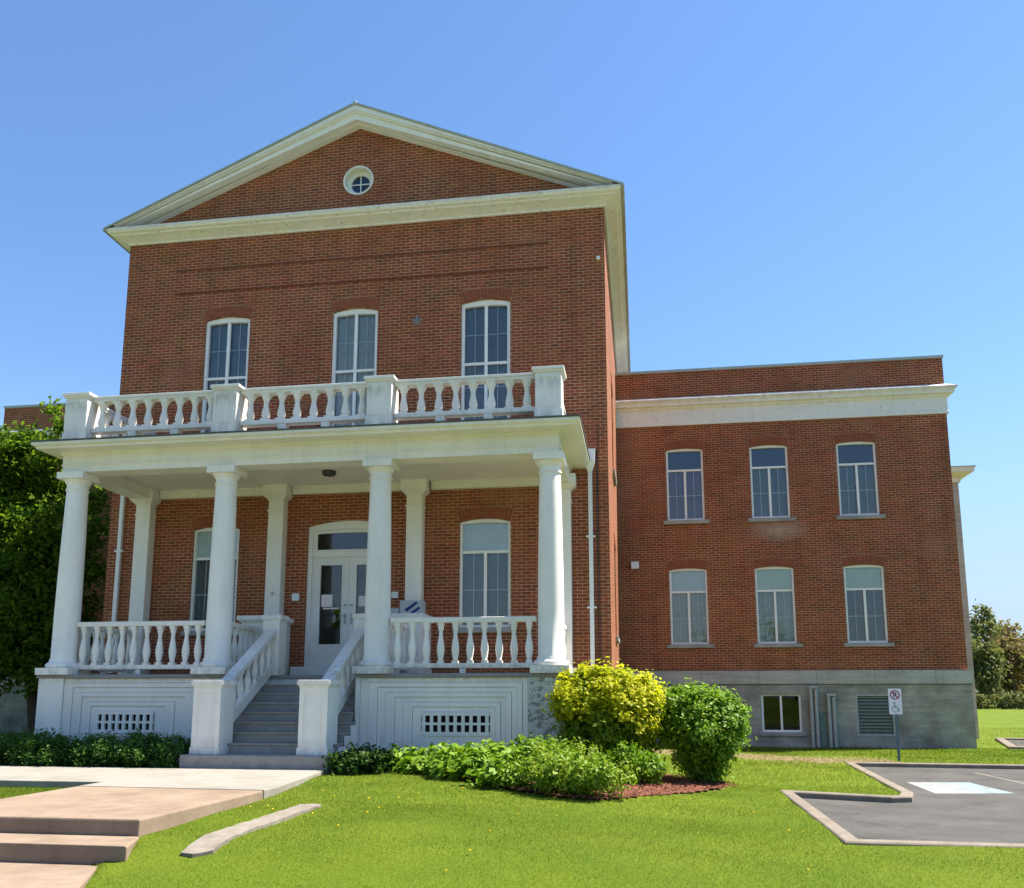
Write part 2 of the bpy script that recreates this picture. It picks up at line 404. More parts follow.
def inside(poly, X, Y):
    c = np.zeros(X.shape, bool); n = len(poly)
    for i in range(n):
        x0, y0 = poly[i]; x1, y1 = poly[(i + 1) % n]
        if y0 == y1: continue
        k = ((y0 > Y) != (y1 > Y)) & (X < (x1 - x0) * (Y - y0) / (y1 - y0) + x0)
        c ^= k
    return c
def edge_dist(poly, X, Y):
    d = np.full(X.shape, 1e9); n = len(poly)
    for i in range(n):
        a = np.array(poly[i]); b = np.array(poly[(i + 1) % n]); ab = b - a
        t = np.clip(((X - a[0]) * ab[0] + (Y - a[1]) * ab[1]) / (ab @ ab), 0, 1)
        d = np.minimum(d, np.hypot(X - a[0] - t * ab[0], Y - a[1] - t * ab[1]))
    return d
WALK = [(-1.16, -10.12), (1.50, -10.12), (1.62, -7.4), (1.30, -4.36), (-30, -4.36), (-30, -6.74), (-1.16, -6.74)]
LOWER = [(-1.16, -30), (5.0, -30), (3.0, -14.2), (1.48, -10.68), (1.68, -10.6), (1.50, -10.1), (-1.16, -10.1)]
BED = [(1.42, -2.9), (1.42, -4.2), (2.3, -4.05), (3.0, -4.5), (3.66, -5.2), (4.7, -6.1), (5.45, -6.62), (5.97, -6.6), (6.49, -6.0), (7.22, -5.1), (7.85, -4.0), (8.05, -3.3), (7.8, -2.6), (6.66, -2.2), (5.3, -2.2), (5.3, -2.9)]

xs = np.concatenate([np.linspace(-700, -60, 9), np.linspace(-50, -18, 9), np.arange(-17, 19, .1), np.linspace(19.5, 60, 22), np.linspace(80, 700, 10)])
ys = np.concatenate([np.linspace(-500, -40, 7), np.linspace(-30, -14, 12), np.arange(-13, 12, .1), np.linspace(12.5, 60, 24), np.linspace(80, 900, 12)])
GX, GY = np.meshgrid(xs, ys)
GZ = ground(GX, GY) + np.where((np.abs(GX) < 30) & (np.abs(GY) < 40), .012 * np.sin(GX * 2.1 + 1.3 * np.sin(GY * 1.7)) * np.sin(GY * 1.9), 0)
lot_in = inside(LOT, GX, GY) | (edge_dist(LOT, GX, GY) < .10)
GZ = np.where(lot_in, -.95, GZ)
low_in = inside(LOWER, GX, GY) & (edge_dist(LOWER, GX, GY) > .1)
GZ = np.where(low_in & (GY < -10), GZ - .6, GZ)
nx_, ny_ = len(xs), len(ys)
me = bpy.data.meshes.new('lawn')
ii = np.arange(nx_ * ny_).reshape(ny_, nx_)
quads = np.stack([ii[:-1, :-1], ii[:-1, 1:], ii[1:, 1:], ii[1:, :-1]], -1).reshape(-1, 4)
def np_mesh(name, V, F, k):
    me = bpy.data.meshes.new(name)
    me.vertices.add(len(V)); me.vertices.foreach_set('co', np.asarray(V, np.float32).ravel())
    n = len(F); me.loops.add(n * k); me.loops.foreach_set('vertex_index', np.asarray(F, np.int32).ravel())
    me.polygons.add(n); me.polygons.foreach_set('loop_start', np.arange(0, n * k, k, dtype=np.int32))
    try: me.polygons.foreach_set('loop_total', np.full(n, k, np.int32))
    except Exception: pass
    me.update(calc_edges=True); me.validate(); return me
bpy.data.meshes.remove(me)
me = np_mesh('lawn', np.stack([GX, GY, GZ], -1).reshape(-1, 3), quads, 4); me.materials.append(M['lawn']); me.shade_smooth()
lawn = bpy.data.objects.new('lawn', me); link(lawn); tag(lawn, kind='structure')

def flat(name, poly, z, mat, thick=0.0, bevel=0):
    b = MB()
    if thick: b.prism(poly, z - thick, z, lambda p, q, t: (p, q, t))
    else:
        tri = tessellate_polygon([[Vector((p, q, 0)) for p, q in poly]])
        b.add([(p, q, z) for p, q in poly], [tuple(t) for t in tri])
    o = b.build(name, mat, None, bevel=bevel)
    tag(o, kind='structure'); return o

# walk in two pours, and the two steps down to the lower slab
flat('path', [(-30, -6.74), (-1.162, -6.74), (-1.162, -7.30), (1.60, -7.42), (1.62, -7.1), (1.30, -4.40), (-30, -4.40)], -.185, M['pale_conc'], .3, .012)
flat('path', [(-1.16, -10.12), (1.50, -10.12), (1.60, -7.435), (-1.16, -7.315)], -.188, M['pink_conc'], .42, .02)
stp = MB(); stp.prism([(-1.16, -10.66), (1.72, -10.66), (1.52, -10.13), (-1.16, -10.13)], -.9, -.353, lambda p, q, t: (p, q, t))
stp = stp.build('path_step', M['pink_conc'], None, bevel=.02); tag(stp, kind='structure')
flat('path', [(-1.16, -13.39), (2.75, -13.39), (1.46, -10.675), (-1.16, -10.675)], -.53, M['pink_conc'], .4)

flat('pavement', [(-80, -15.2), (80, -15.2), (80, -13.4), (-80, -13.4)], -.86, M['pale_conc'], .5)
flat('street', [(-200, -27), (200, -27), (200, -15.4), (-200, -15.4)], -1.27, m_concrete('street_asphalt', (.10, .098, .094), (.16, .155, .148), 1.3), .05)
# parking lot, painted patch, kerbs
flat('parking_lot', LOT, -.535, M['asphalt'])
def m_mark():
    m = N('marking_paint'); p = m.pos(); x, y, z = m.xyz(p)
    base = m.mix(m.math('MULTIPLY', m.math('SUBTRACT', x, 11.6), 1.6, True), (.30, .315, .30), (.22, .315, .325))
    worn = m.ramp(m.noise(4, p, 6, .75), [(.38, (0, 0, 0)), (.60, (1, 1, 1))])
    col = m.mix(worn, (.17, .185, .185), base)
    return m.base(col, .8, .2)
mk = flat('parking_marking', [(11.22, -3.25), (12.50, -3.05), (12.42, -1.28), (11.30, -1.42)], -.531, m_mark())
flat('parking_marking', [(13.35, -3.3), (13.45, -3.3), (13.32, .9), (13.22, .9)], -.531, m_concrete('faded_line', (.15, .14, .12), (.22, .20, .17), 6))
def kerb(pts, z0, z1, w_=.19):
    b = MB(); b.sweep(pts, [(-.0, z0), (w_, z0), (w_, z1 - .02), (w_ - .02, z1), (.02, z1), (0, z1 - .02)])
    o = b.build('kerb', M['kerb'], None, bevel=.008); return tag(o, kind='structure')
kerb([(40, .0), (11.2, 2.10), (10.70, -3.9), (10.5, -4.5), (10.18, -4.62), (8.86, -4.12), (8.78, -8.60), (40, -9.6)], -.9, -.443)

# asphalt path with an edging strip beyond the wing
flat('path', [(17.2, 8.3), (40, 4.0), (40, 9.0), (18.6, 13.2)], -.462, M['asphalt'])
kerb([(40, 9.0), (18.6, 13.2), (17.1, 8.35), (40, 4.0)], -.8, -.40, .25)

# ------------------------------------------------------------------ the building
B = thing('institution_building', 'red brick institution with white gabled front block, columned porch and two flat roofed side wings', 'building', (0, 0, -.25))
def part(mb, name, mat, parent=None, **k): return mb.build(name, mat, parent or B, **k)
def Tfront(Y): return lambda u, d, z: (u, Y + d, z)
def Tright(X): return lambda u, d, z: (X - d, u, z)
def Tleft(X): return lambda u, d, z: (X + d, u, z)

def arc_top(u0, u1, z1, rise, n=10):
    """points from right springing to left springing"""
    w_ = (u1 - u0) / 2; c = (u0 + u1) / 2
    if rise <= 1e-4: return [(u1 + (u0 - u1) * i / n, z1) for i in range(n + 1)]
    Rr = (w_ * w_ + rise * rise) / (2 * rise); a = math.asin(w_ / Rr)
    return [(c + Rr * math.sin(a - 2 * a * i / n), z1 + rise - Rr + Rr * math.cos(a - 2 * a * i / n)) for i in range(n + 1)]
def arch_poly(u0, u1, z0, z1, rise): return [(u0, z0), (u1, z0)] + arc_top(u0, u1, z1, rise)
def wall(mb, T, outer, holes, depth=.24, mi=0):
    loops = [outer] + holes
    tri = tessellate_polygon([[Vector((a, b, 0)) for a, b in lp] for lp in loops])
    flatp = [p for lp in loops for p in lp]
    mb.add([(u, 0, z) for u, z in flatp], [tuple(t) for t in tri], T, mi)
    for h in holes:
        n = len(h)
        mb.add([(u, 0, z) for u, z in h] + [(u, depth, z) for u, z in h], [(i, (i + 1) % n, (i + 1) % n + n, i + n) for i in range(n)], T, mi)
def ring(mb, T, outer, inner, d0, d1, mi=0):
    n = len(outer); o = len(outer)
    vv = [(u, d0, z) for u, z in outer] + [(u, d0, z) for u, z in inner] + [(u, d1, z) for u, z in outer] + [(u, d1, z) for u, z in inner]
    ff = []
    for i in range(n):
        j = (i + 1) % n
        ff += [(i, j, n + j, n + i), (2 * n + i, 3 * n + i, 3 * n + j, 2 * n + j), (n + i, n + j, 3 * n + j, 3 * n + i), (i, 2 * n + i, 2 * n + j, j)]
    mb.add(vv, ff, T, mi)
def curtain(name, T, u0, u1, z0, z1, d, mat, parent, amp=.025, wl=.11):
    n = max(8, int((u1 - u0) / wl * 6)); vv = []; ff = []
    ph = random.random() * 6
    for i in range(n + 1):
        u = u0 + (u1 - u0) * i / n
        o = amp * math.sin(2 * math.pi * (u - u0) / wl + ph + .8 * math.sin(u * 7))
        vv += [(u, d + o, z0), (u, d + o * .7, z1)]
        if i: ff.append((2 * i - 2, 2 * i, 2 * i + 1, 2 * i - 1))
    return MB().add(vv, ff, T).build(name, mat, parent, smooth=True, ang=80, fix=False)

def brick_arch(T, u0, u1, z1, rise, th=.27):
    a0 = arc_top(u0 - .0, u1 + .0, z1, rise, 40)
    c = (u0 + u1) / 2; w_ = (u1 - u0) / 2
    Rr = (w_ * w_ + rise * rise) / (2 * rise); zc = z1 + rise - Rr; a = math.asin(w_ / Rr)
    n = int(round(2 * a * Rr / .078))
    mb = MB(); bed = MB()
    for ringi, (r0, r1) in enumerate(((Rr + .006, Rr + th * .48), (Rr + th * .52, Rr + th))):
        off = .5 * ringi
        for i in range(n):
            t0 = -a + 2 * a * i / n + .006 / Rr; t1 = -a + 2 * a * (i + 1) / n - .006 / Rr
            q = [(c + r0 * math.sin(t0), zc + r0 * math.cos(t0)), (c + r0 * math.sin(t1), zc + r0 * math.cos(t1)), (c + r1 * math.sin(t1), zc + r1 * math.cos(t1)), (c + r1 * math.sin(t0), zc + r1 * math.cos(t0))]
            mb.add([(u, -.014, z) for u, z in q] + [(u, -.001, z) for u, z in q], [(0, 1, 2, 3), (0, 4, 5, 1), (1, 5, 6, 2), (2, 6, 7, 3), (3, 7, 4, 0)], T)
    m_ = 24; r0, r1 = Rr + .001, Rr + th + .022
    bi = [(c + r0 * math.sin(-a + 2 * a * i / m_), zc + r0 * math.cos(-a + 2 * a * i / m_)) for i in range(m_ + 1)]
    bo = [(c + r1 * math.sin(-a * 1.03 + 2.06 * a * i / m_), zc + r1 * math.cos(-a * 1.03 + 2.06 * a * i / m_)) for i in range(m_ + 1)]
    bed.add([(u, -.007, z) for u, z in bi] + [(u, -.007, z) for u, z in bo], [(i, i + 1, m_ + 2 + i, m_ + 1 + i) for i in range(m_)], T)
    o = mb.build('brick_arch', M['arch'], B, fix=False)
    bed.build('mortar_bed', M['mortar'], o, fix=False)

def window(T, u0, u1, z0, z1, rise, style, trans_z=None, blind_or_dark_sheet=None, cur=None, sill=True, arch=True, blind_to=None):
    fw = .075 if style == 'tall' else .062
    mb = MB()
    out = arch_poly(u0 + .002, u1 - .002, z0 + .002, z1 - .002, rise)
    inn = arch_poly(u0 + fw, u1 - fw, z0 + fw, z1 - (.075 if style == 'tall' else .035), max(rise - .045, .012))
    ring(mb, T, out, inn, .05, .17)
    c = (u0 + u1) / 2; bar = .030
    def hb(z, h=.03, a=u0 + fw, b=u1 - fw, d=.075): mb.box(a - .004, b + .004, d, .15, z - h, z + h, T)
    def vb(u, z_0, z_1, h=.03, d=.078): mb.box(u - h, u + h, d, .148, z_0 - .004, z_1 + .004, T)
    def mun(u_0, u_1, z_0, z_1, zz, dd=.112):
        uc = (u_0 + u_1) / 2
        mb.box(uc - .009, uc + .009, .131, .137, z_0, z_1, T)
        for z in zz: mb.box(u_0, u_1, .1305, .1375, z - .009, z + .009, T)
    top = z1 + rise - .05
    if style == 'tall':
        hb(trans_z); vb(c, z0 + fw, top, .036)
        for a, b in ((u0 + fw, c - .03), (c + .03, u1 - fw)):
            mun(a, b, trans_z + .03, top, [trans_z + .60 * 1.0 + .12]); mun(a, b, z0 + fw, trans_z - .03, [trans_z - .55, trans_z - 1.1])
    elif style == 'transom':
        hb(trans_z); vb(c, z0 + fw, trans_z, .034)
        for a, b in ((u0 + fw, c - .03), (c + .03, u1 - fw)): mun(a, b, z0 + fw, trans_z - .03, [z0 + (trans_z - z0) * .5])
    elif style == 'slider':
        vb(c, z0 + fw, z1, .03)
    elif style == 'sash':
        hb((z0 + z1) / 2)
    o = mb.build('window', M['frame'], B, fix=True)
    pn = MB().add([(u, .126, z) for u, z in inn], [tuple(range(len(inn)))], T)
    pn.build('pane', M['glass_plain' if style == 'slider' else 'glass'], o, fix=False)
    if blind_or_dark_sheet:
        zb = blind_to if blind_to is not None else trans_z
        MB().box(u0 + .03, u1 - .03, .150, .156, zb, z1 + rise - .02, T).build('blind', M[blind_or_dark_sheet], o)  # upper wing transoms get the dark sheet of the unlit room here
    if cur:
        zt = trans_z if blind_or_dark_sheet and style != 'tall' else z1
        g = .02 + .03 * random.random(); g2 = .015 + .03 * random.random()
        curtain('curtain', T, u0 + .02, c - g, z0, zt, .215, M[cur], o, .02 + .015 * random.random(), .10 + .07 * random.random())
        curtain('curtain', T, c + g2, u1 - .02, z0, zt, .215, M[cur], o, .02 + .015 * random.random(), .10 + .07 * random.random())
    if sill:
        MB().box(u0 - .13, u1 + .13, -.075, .06, z0 - .115, z0 - .001, T).build('sill', M['sill'], o, bevel=.008)
    if arch: brick_arch(T, u0, u1, z1, rise)
    return o

# --- main block
MX = 5.93; MD = 20.0; ZB = 1.52
RISE = .075
w1 = [(-3.775, -2.625, 2.50, 4.86), (2.60, 3.755, 2.50, 4.86)]
w2 = [(-3.775, -2.625, 6.75, 10.06), (-.535, .58, 6.75, 10.06), (2.59, 3.745, 6.75, 10.06)]
DOOR = (-.95, 1.02, 1.66, 4.86)
holes = [arch_poly(*q, RISE) for q in w1 + w2] + [arch_poly(*DOOR, .13)]
circ = [(-.0 + .345 * math.cos(2 * math.pi * i / 28), 13.44 + .345 * math.sin(2 * math.pi * i / 28)) for i in range(28)]
gable = [(-MX, ZB), (MX, ZB), (MX, 12.6), (0, 15.12), (-MX, 12.6)]
mb = MB(); T0 = Tfront(0.0)
wall(mb, T0, gable, holes + [circ])
# side walls with a pair of windows each, back wall
sw = [(3.3, 4.45, 2.5, 4.86), (3.3, 4.45, 6.8, 9.2)]
wall(mb, Tright(MX), [(0, ZB), (MD, ZB), (MD, 12.6), (0, 12.6)], [arch_poly(*q, RISE) for q in sw])
wall(mb, Tleft(-MX), [(0, ZB), (MD, ZB), (MD, 12.6), (0, 12.6)], [arch_poly(*q, RISE) for q in sw])
wall(mb, Tfront(MD), gable, [])
part(mb, 'wall', M['brick'], fix=False)
# thin darker brick strips below the cornice, painting in the shadow of grooves
mb = MB()
for z in (10.80, 11.40): mb.box(-4.65, 4.65, -.022, -.001, z, z + .036)
part(mb, 'brick_course', m_plain('dark_brick', (.165, .052, .03), .85, .2, .3, 14))
for q in w1: window(T0, *q, RISE, 'transom', 4.19, 'blind', 'curtain')
window(T0, *w2[0], RISE, 'tall', 8.60, None, 'curtain', sill=True)
window(T0, *w2[1], RISE, 'tall', 8.60, None, 'curtain_w', sill=True)
window(T0, *w2[2], RISE, 'tall', 8.60, None, 'curtain', sill=True)
for q, tz in ((sw[0], 4.19), (sw[1], 8.5)):
    window(Tright(MX), *q, RISE, 'transom', tz, 'blind', 'curtain'); window(Tleft(-MX), *q, RISE, 'transom', tz, 'blind', 'curtain')
# round window
mb = MB(); n = 28
o_ = [(.34 * math.cos(2 * math.pi * i / n), 13.44 + .34 * math.sin(2 * math.pi * i / n)) for i in range(n)]
i_ = [(.235 * math.cos(2 * math.pi * i / n), 13.44 + .235 * math.sin(2 * math.pi * i / n)) for i in range(n)]
ring(mb, T0, o_, i_, .16, .24); mb.box(-.012, .012, .17, .195, 13.2, 13.68); mb.box(-.24, .24, .172, .193, 13.428, 13.452)
o = part(mb, 'round_window', M['frame']); MB().add([(u, .20, z) for u, z in i_], [tuple(range(n))]).build('pane', M['glass'], o, fix=False)
o_2 = [(.385 * math.cos(2 * math.pi * i / n), 13.44 + .385 * math.sin(2 * math.pi * i / n)) for i in range(n)]
mb = MB(); ring(mb, T0, o_2, o_, -.02, .16); mb.build('casing', M['cream'], o)
# foundation of main block
mb = MB(); mb.box(-MX - .09, MX + .09, -.09, MD, -.9, ZB - .08); mb.box(-MX - .05, MX + .05, -.05, MD, ZB - .08, ZB + .001)
part(mb, 'foundation', M['stone'], bevel=.01)
# horizontal cornice: front, returning along the eaves of both sides
prof = [(-.02, 12.20), (.05, 12.20), (.06, 12.235), (.20, 12.30), (.30, 12.335), (.31, 12.36), (.38, 12.385), (.42, 12.44), (.42, 12.49), (-.02, 12.60)]
mb = MB(); mb.sweep([(-MX, MD), (-MX, 0), (MX, 0), (MX, MD)], prof)
part(mb, 'cornice', M['cream_old'])
# raking cornices (three stepped mouldings) following the gable
def rake(off0, off1, y0, y1, ex):
    sl_ = (15.22 - 12.50) / 6.36
    k = math.sqrt(1 + sl_ * sl_)
    ln = lambda x, o_: 15.22 - sl_ * abs(x) - o_ * k
    p = [(-ex, ln(ex, off1)), (-ex, ln(ex, off0)), (0, ln(0, off0)), (ex, ln(ex, off0)), (ex, ln(ex, off1)), (0, ln(0, off1))]
    return p, y0, y1
mb = MB()
for (a, b, y0, y1, ex) in ((.03, .15, -.42, .03, 6.34), (.15, .175, -.385, .03, 6.30), (.175, .335, -.32, .03, 6.17), (.335, .36, -.16, .03, 5.90)):
    p, y0, y1 = rake(a, b, y0, y1, ex)
    mb.prism([(x, max(z, 12.48)) for x, z in p], y0, y1, lambda p_, q_, t_: (p_, t_, q_))
part(mb, 'raking_cornice', M['rake'])
mb = MB(); p, a, b = rake(0, .03, -.44, MD + .3, 6.38)
mb.prism(p, a, b, lambda p_, q_, t_: (p_, t_, q_)); o = part(mb, 'roof', M['roof'])
mb = MB(); p, a, b = rake(-.004, .034, -.46, -.44, 6.39); mb.prism(p, a, b, lambda p_, q_, t_: (p_, t_, q_))
mb.box(6.352, 6.42, -.44, MD, 12.42, 12.49); mb.box(-6.42, -6.352, -.44, MD, 12.42, 12.49)
mb.lathe([(.05, 15.17), (.05, 15.25), (.015, 15.28)], (0, -.42), 8); mb.build('gutter', M['flash'], o)

# --- wings, each a mirror of the other
WX = 15.83; WY = 8.05; WD = 14.0
WT = Tfront(WY)
cx_ = [(7.465, 8.605), (10.015, 11.155), (12.585, 13.735)]
def wing(s):
    fl = (lambda a, b: (a, b)) if s > 0 else (lambda a, b: (-b, -a))
    hs = []; specs = []
    for i, (a, b) in enumerate(cx_):
        u0, u1 = fl(a, b)
        hs += [arch_poly(u0, u1, 6.37, 8.62, .06), arch_poly(u0, u1, 2.55, 4.82, .06)]; specs.append((u0, u1))
    x0, x1 = fl(MX, WX)
    mb = MB()
    wall(mb, WT, [(x0, 1.75), (x1, 1.75), (x1, 11.2), (x0, 11.2)], hs)
    Ts = Tright(WX) if s > 0 else Tleft(-WX)
    wall(mb, Ts, [(WY, 1.75), (WD, 1.75), (WD, 11.2), (WY, 11.2)], [])
    wall(mb, Tfront(WD - .05), [(x0, 1.75), (x1, 1.75), (x1, 11.2), (x0, 11.2)], [])
    part(mb, 'wall', M['brick_stain'] if s > 0 else M['brick'], fix=False)
    for i, (u0, u1) in enumerate(specs):
        window(WT, u0, u1, 6.37, 8.62, .06, 'transom', 7.98, 'blind_dark', ('curtain_p', 'curtain', 'curtain')[i])
        window(WT, u0, u1, 2.55, 4.82, .06, 'transom', 4.15, ('blind', 'blind_green', 'blind_green')[i], ('curtain_w', 'curtain_w', 'curtain')[i])
    # stone base with basement openings
    b0, b1 = fl(10.03, 11.17); l0, l1 = fl(12.69, 13.74)
    xo0, xo1 = fl(MX, WX + .06)
    mb = MB(); TB = Tfront(WY - .06)
    rect = lambda a, b, c, d: [(a, c), (b, c), (b, d), (a, d)]
    wall(mb, TB, rect(xo0 if s > 0 else xo0 + .051, xo1 - .051 if s > 0 else xo1, -.9, 1.36), [rect(b0, b1, -.04, 1.04), rect(l0, l1, -.13, 1.06)])
    X_ = s * (WX + .06); mb.box(min(X_, X_ - s * .05), max(X_, X_ - s * .05), WY - .06, WD, -.9, 1.36)
    st = part(mb, 'foundation', M['stone'], fix=False)
    band = MB(); band.box(x0, x1 + .1, WY - .10, WY + .001, 1.362, 1.75) if s > 0 else band.box(x0 - .1, x1, WY - .10, WY + .001, 1.362, 1.75)
    X_ = s * (WX + .10); band.box(min(X_, X_ - s * .09), max(X_, X_ - s * .09), WY + .002, WD, 1.362, 1.75)
    band.build('stone_course', M['stone_band'], st)
    mb = MB()
    for k in range(6):
        xx = x0 + (x1 - x0) * (k + .45) / 6; mb.box(xx - .004, xx + .004, WY - .1015, WY - .098, 1.37, 1.745)
    mb.box(min(xo0, xo1), max(xo0, xo1), WY - .075, WY - .055, 1.335, 1.362)
    mb.build('stone_joint', m_plain('joint', (.12, .115, .10), .9, .1, .3, 9), st)
    window(TB, b0, b1, -.04, 1.04, 0, 'slider', arch=False, sill=False)
    MB().box(b0 - .08, b1 + .08, WY - .13, WY - .055, -.14, -.045).build('ledge', M['sill'], st)
    lv = MB()
    for k in range(12):
        z = -.10 + k * .096
        lv.add([(l0 + .03, .03, z), (l1 - .03, .03, z), (l1 - .03, .13, z + .08), (l0 + .03, .13, z + .08), (l0 + .03, .03, z + .016), (l1 - .03, .03, z + .016), (l1 - .03, .13, z + .096), (l0 + .03, .13, z + .096)],
               [(0, 3, 2, 1), (4, 5, 6, 7), (0, 1, 5, 4), (2, 3, 7, 6), (0, 4, 7, 3), (1, 2, 6, 5)], TB)
    louv = part(lv, 'louvre_vent', m_plain('louvre_paint', (.21, .235, .20), .5, .4, .12, 8))
    fr = MB(); ring(fr, TB, rect(l0 + .002, l1 - .002, -.128, 1.058), rect(l0 + .05, l1 - .05, -.08, 1.01), .0, .16); fr.build('frame', M['greymetal'], louv)
    # cornice with return round the outer corner
    pf = [(-.02, 9.42), (.05, 9.42), (.055, 9.50), (.04, 9.52), (.04, 9.92), (.09, 9.96), (.10, 10.01), (.20, 10.03), (.21, 10.10), (.28, 10.18), (.28, 10.22), (-.02, 10.37)]
    path = [(MX, WY), (WX, WY), (WX, WD)] if s > 0 else [(-WX, WD), (-WX, WY), (-MX, WY)]
    mb = MB(); mb.sweep(path, pf); part(mb, 'cornice', M['cream_old'])
    mb = MB(); mb.sweep(path, [(-.25, 11.19), (.03, 11.19), (.035, 11.27), (-.25, 11.29)]); part(mb, 'parapet_cap', M['flash'])
    mb = MB(); mb.box(min(s * MX, s * (WX - .02)), max(s * MX, s * (WX - .02)), WY + .02, WD, 10.8, 10.9); part(mb, 'roof', M['roof'])
wing(1); wing(-1)

# --- rear block, mostly hidden, its corner and eaves show past the wing
RX = 18.12
mb = MB(); mb.box(-RX, RX, WD, 30, -.9, 8.72); part(mb, 'wall', M['palestone'])
mb = MB(); mb.sweep([(-RX, 30), (-RX, WD), (RX, WD), (RX, 30)], [(-.02, 8.68), (.06, 8.68), (.08, 8.82), (.42, 8.98), (.46, 9.16), (-.02, 9.2)]); part(mb, 'cornice', M['cream'])
mb = MB(); mb.add([(-RX - .5, WD - .5, 9.17), (RX + .5, WD - .5, 9.17), (RX + .5, 30.5, 9.17), (-RX - .5, 30.5, 9.17), (-10, 20, 10.0), (10, 20, 10.0), (10, 24, 10.0), (-10, 24, 10.0)],
    [(0, 1, 5, 4), (1, 2, 6, 5), (2, 3, 7, 6), (3, 0, 4, 7), (4, 5, 6, 7), (0, 3, 2, 1)]); part(mb, 'roof', M['roof'])

# --- entrance door
mb = MB(); u0, u1, z0, z1 = DOOR
ring(mb, T0, arch_poly(u0 + .002, u1 - .002, z0, z1 - .002, .13), arch_poly(u0 + .10, u1 - .10, z0 + .02, z1 - .10, .05), .04, .2)
mb.box(u0 + .09, u1 - .09, .06, .18, 4.16, 4.27)
door_fr = part(mb, 'door_frame', M['door'])
MB().add([(u, .12, z) for u, z in arch_poly(u0 + .16, u1 - .16, 4.28, z1 - .12, .03)], [tuple(range(13))]).build('pane', M['glass'], door_fr, fix=False)
tr_ = MB(); ring(tr_, T0, arch_poly(u0 + .095, u1 - .095, 4.268, z1 - .098, .048), arch_poly(u0 + .2, u1 - .2, 4.33, z1 - .16, .02), .085, .14); tr_.build('transom_frame', M['door'], door_fr)
for a, b, hs in ((u0 + .10, .033, 1), (.037, u1 - .10, -1)):
    mb = MB(); rect = [(a, 1.68), (b, 1.68), (b, 4.16), (a, 4.16)]
    g0, g1 = a + .20, b - .17
    if hs < 0: g0, g1 = a + .17, b - .20
    inn = [(g0, 2.17), (g1, 2.17), (g1, 3.97), (g0, 3.97)]
    ring(mb, T0, rect, inn, .10, .155)
    ring(mb, T0, [(g0 - .03, 2.14), (g1 + .03, 2.14), (g1 + .03, 4.0), (g0 - .03, 4.0)], inn, .085, .101)
    d = part(mb, 'door', M['door'])
    MB().add([(u, .128, z) for u, z in inn], [(0, 1, 2, 3)], T0).build('pane', M['glass'], d, fix=False)
    h = MB(); ux = b - .07 if hs > 0 else a + .07
    h.box(ux - .025, ux + .025, .085, .1, 2.62, 2.86); h.tube([(ux, .09, 2.80), (ux, .03, 2.80), (ux - hs * .1, .03, 2.80)], .011)
    h.build('handle', M['greymetal'], d)
    h = MB(); h.lathe([(.022, 0), (.022, .03)], (0, 0), 10, lambda x, y, z: (ux + x, .085 - z, 3.05 + y)); h.build('lock', M['greymetal'], d)
mb = MB(); mb.box(-1.12, 1.2, -.32, .2, 1.441, 1.66); part(mb, 'threshold', M['door'], bevel=.01)

# --- porch
PX = 5.28; PF = -2.84; FL = 1.44; WELL = 1.25; WELLY = -1.70
mb = MB()
for a, b, c_, d_ in ((-PX - .04, -WELL, PF - .04, -.09), (WELL, PX + .04, PF - .04, -.09), (-WELL, WELL, WELLY, -.09)):
    mb.box(a, b, c_, d_, FL - .07, FL)
part(mb, 'porch_floor', M['floor'], bevel=.008)
# base: corner piers and panels of concentric boards round a vent
def base_panel(x0, x1, vx0, vx1):
    mb = MB(); vz0, vz1 = .36, .69
    zt, zb = FL - .071, -.5
    nb = 7
    L = [x0 + (vx0 - .05 - x0) * i / nb for i in range(nb + 1)]
    Rr = [x1 + (vx1 + .05 - x1) * i / nb for i in range(nb + 1)]
    TT = [zt + (vz1 + .05 - zt) * i / nb for i in range(nb + 1)]
    for i in range(nb):
        y = PF + (.004 if i % 2 else .022) + .001 * i
        g = .0032
        for q in ([(L[i] + g, zb), (L[i] + g, TT[i] - g), (L[i + 1] - g, TT[i + 1] + g), (L[i + 1] - g, zb)],
                  [(L[i] + g, TT[i] - g), (Rr[i] - g, TT[i] - g), (Rr[i + 1] + g, TT[i + 1] + g), (L[i + 1] - g, TT[i + 1] + g)],
                  [(Rr[i] - g, TT[i] - g), (Rr[i] - g, zb), (Rr[i + 1] + g, zb), (Rr[i + 1] + g, TT[i + 1] + g)]):
            mb.prism(q, y, PF + .06, lambda p_, q_, t_: (p_, t_, q_))
    mb.box(L[nb], Rr[nb], PF + .01, PF + .08, zb, vz0 - .05)
    o = part(mb, 'porch_skirt', M['white_old'], fix=True)
    bk = MB(); bk.box(x0, vx0 - .051, PF + .061, PF + .075, zb, zt); bk.box(vx1 + .051, x1, PF + .061, PF + .075, zb, zt); bk.box(vx0 - .051, vx1 + .051, PF + .061, PF + .075, vz1 + .051, zt)
    bk.build('board_backing', m_plain('board_gap', (.36, .36, .34), .9, .1, .2), o)
    v = MB(); w_ = (vx1 - vx0) / 8
    v.box(vx0 - .05, vx1 + .05, PF - .01, PF + .05, vz0 - .05, vz0 + .018); v.box(vx0 - .05, vx1 + .05, PF - .01, PF + .05, vz1 - .018, vz1 + .05)
    v.box(vx0 - .05, vx1 + .05, PF - .004, PF + .048, (vz0 + vz1) / 2 - .022, (vz0 + vz1) / 2 + .022)
    for k in range(9):
        xx = vx0 + w_ * k; v.box(xx - .03, xx + .03, PF - .007, PF + .046, vz0 - .048, vz1 + .048)
    vo = v.build('vent_grille', M['white'], o)
    MB().box(vx0 - .04, vx1 + .04, PF + .052, PF + .07, vz0 - .04, vz1 + .04).build('vent_backing', M['dark'], o)
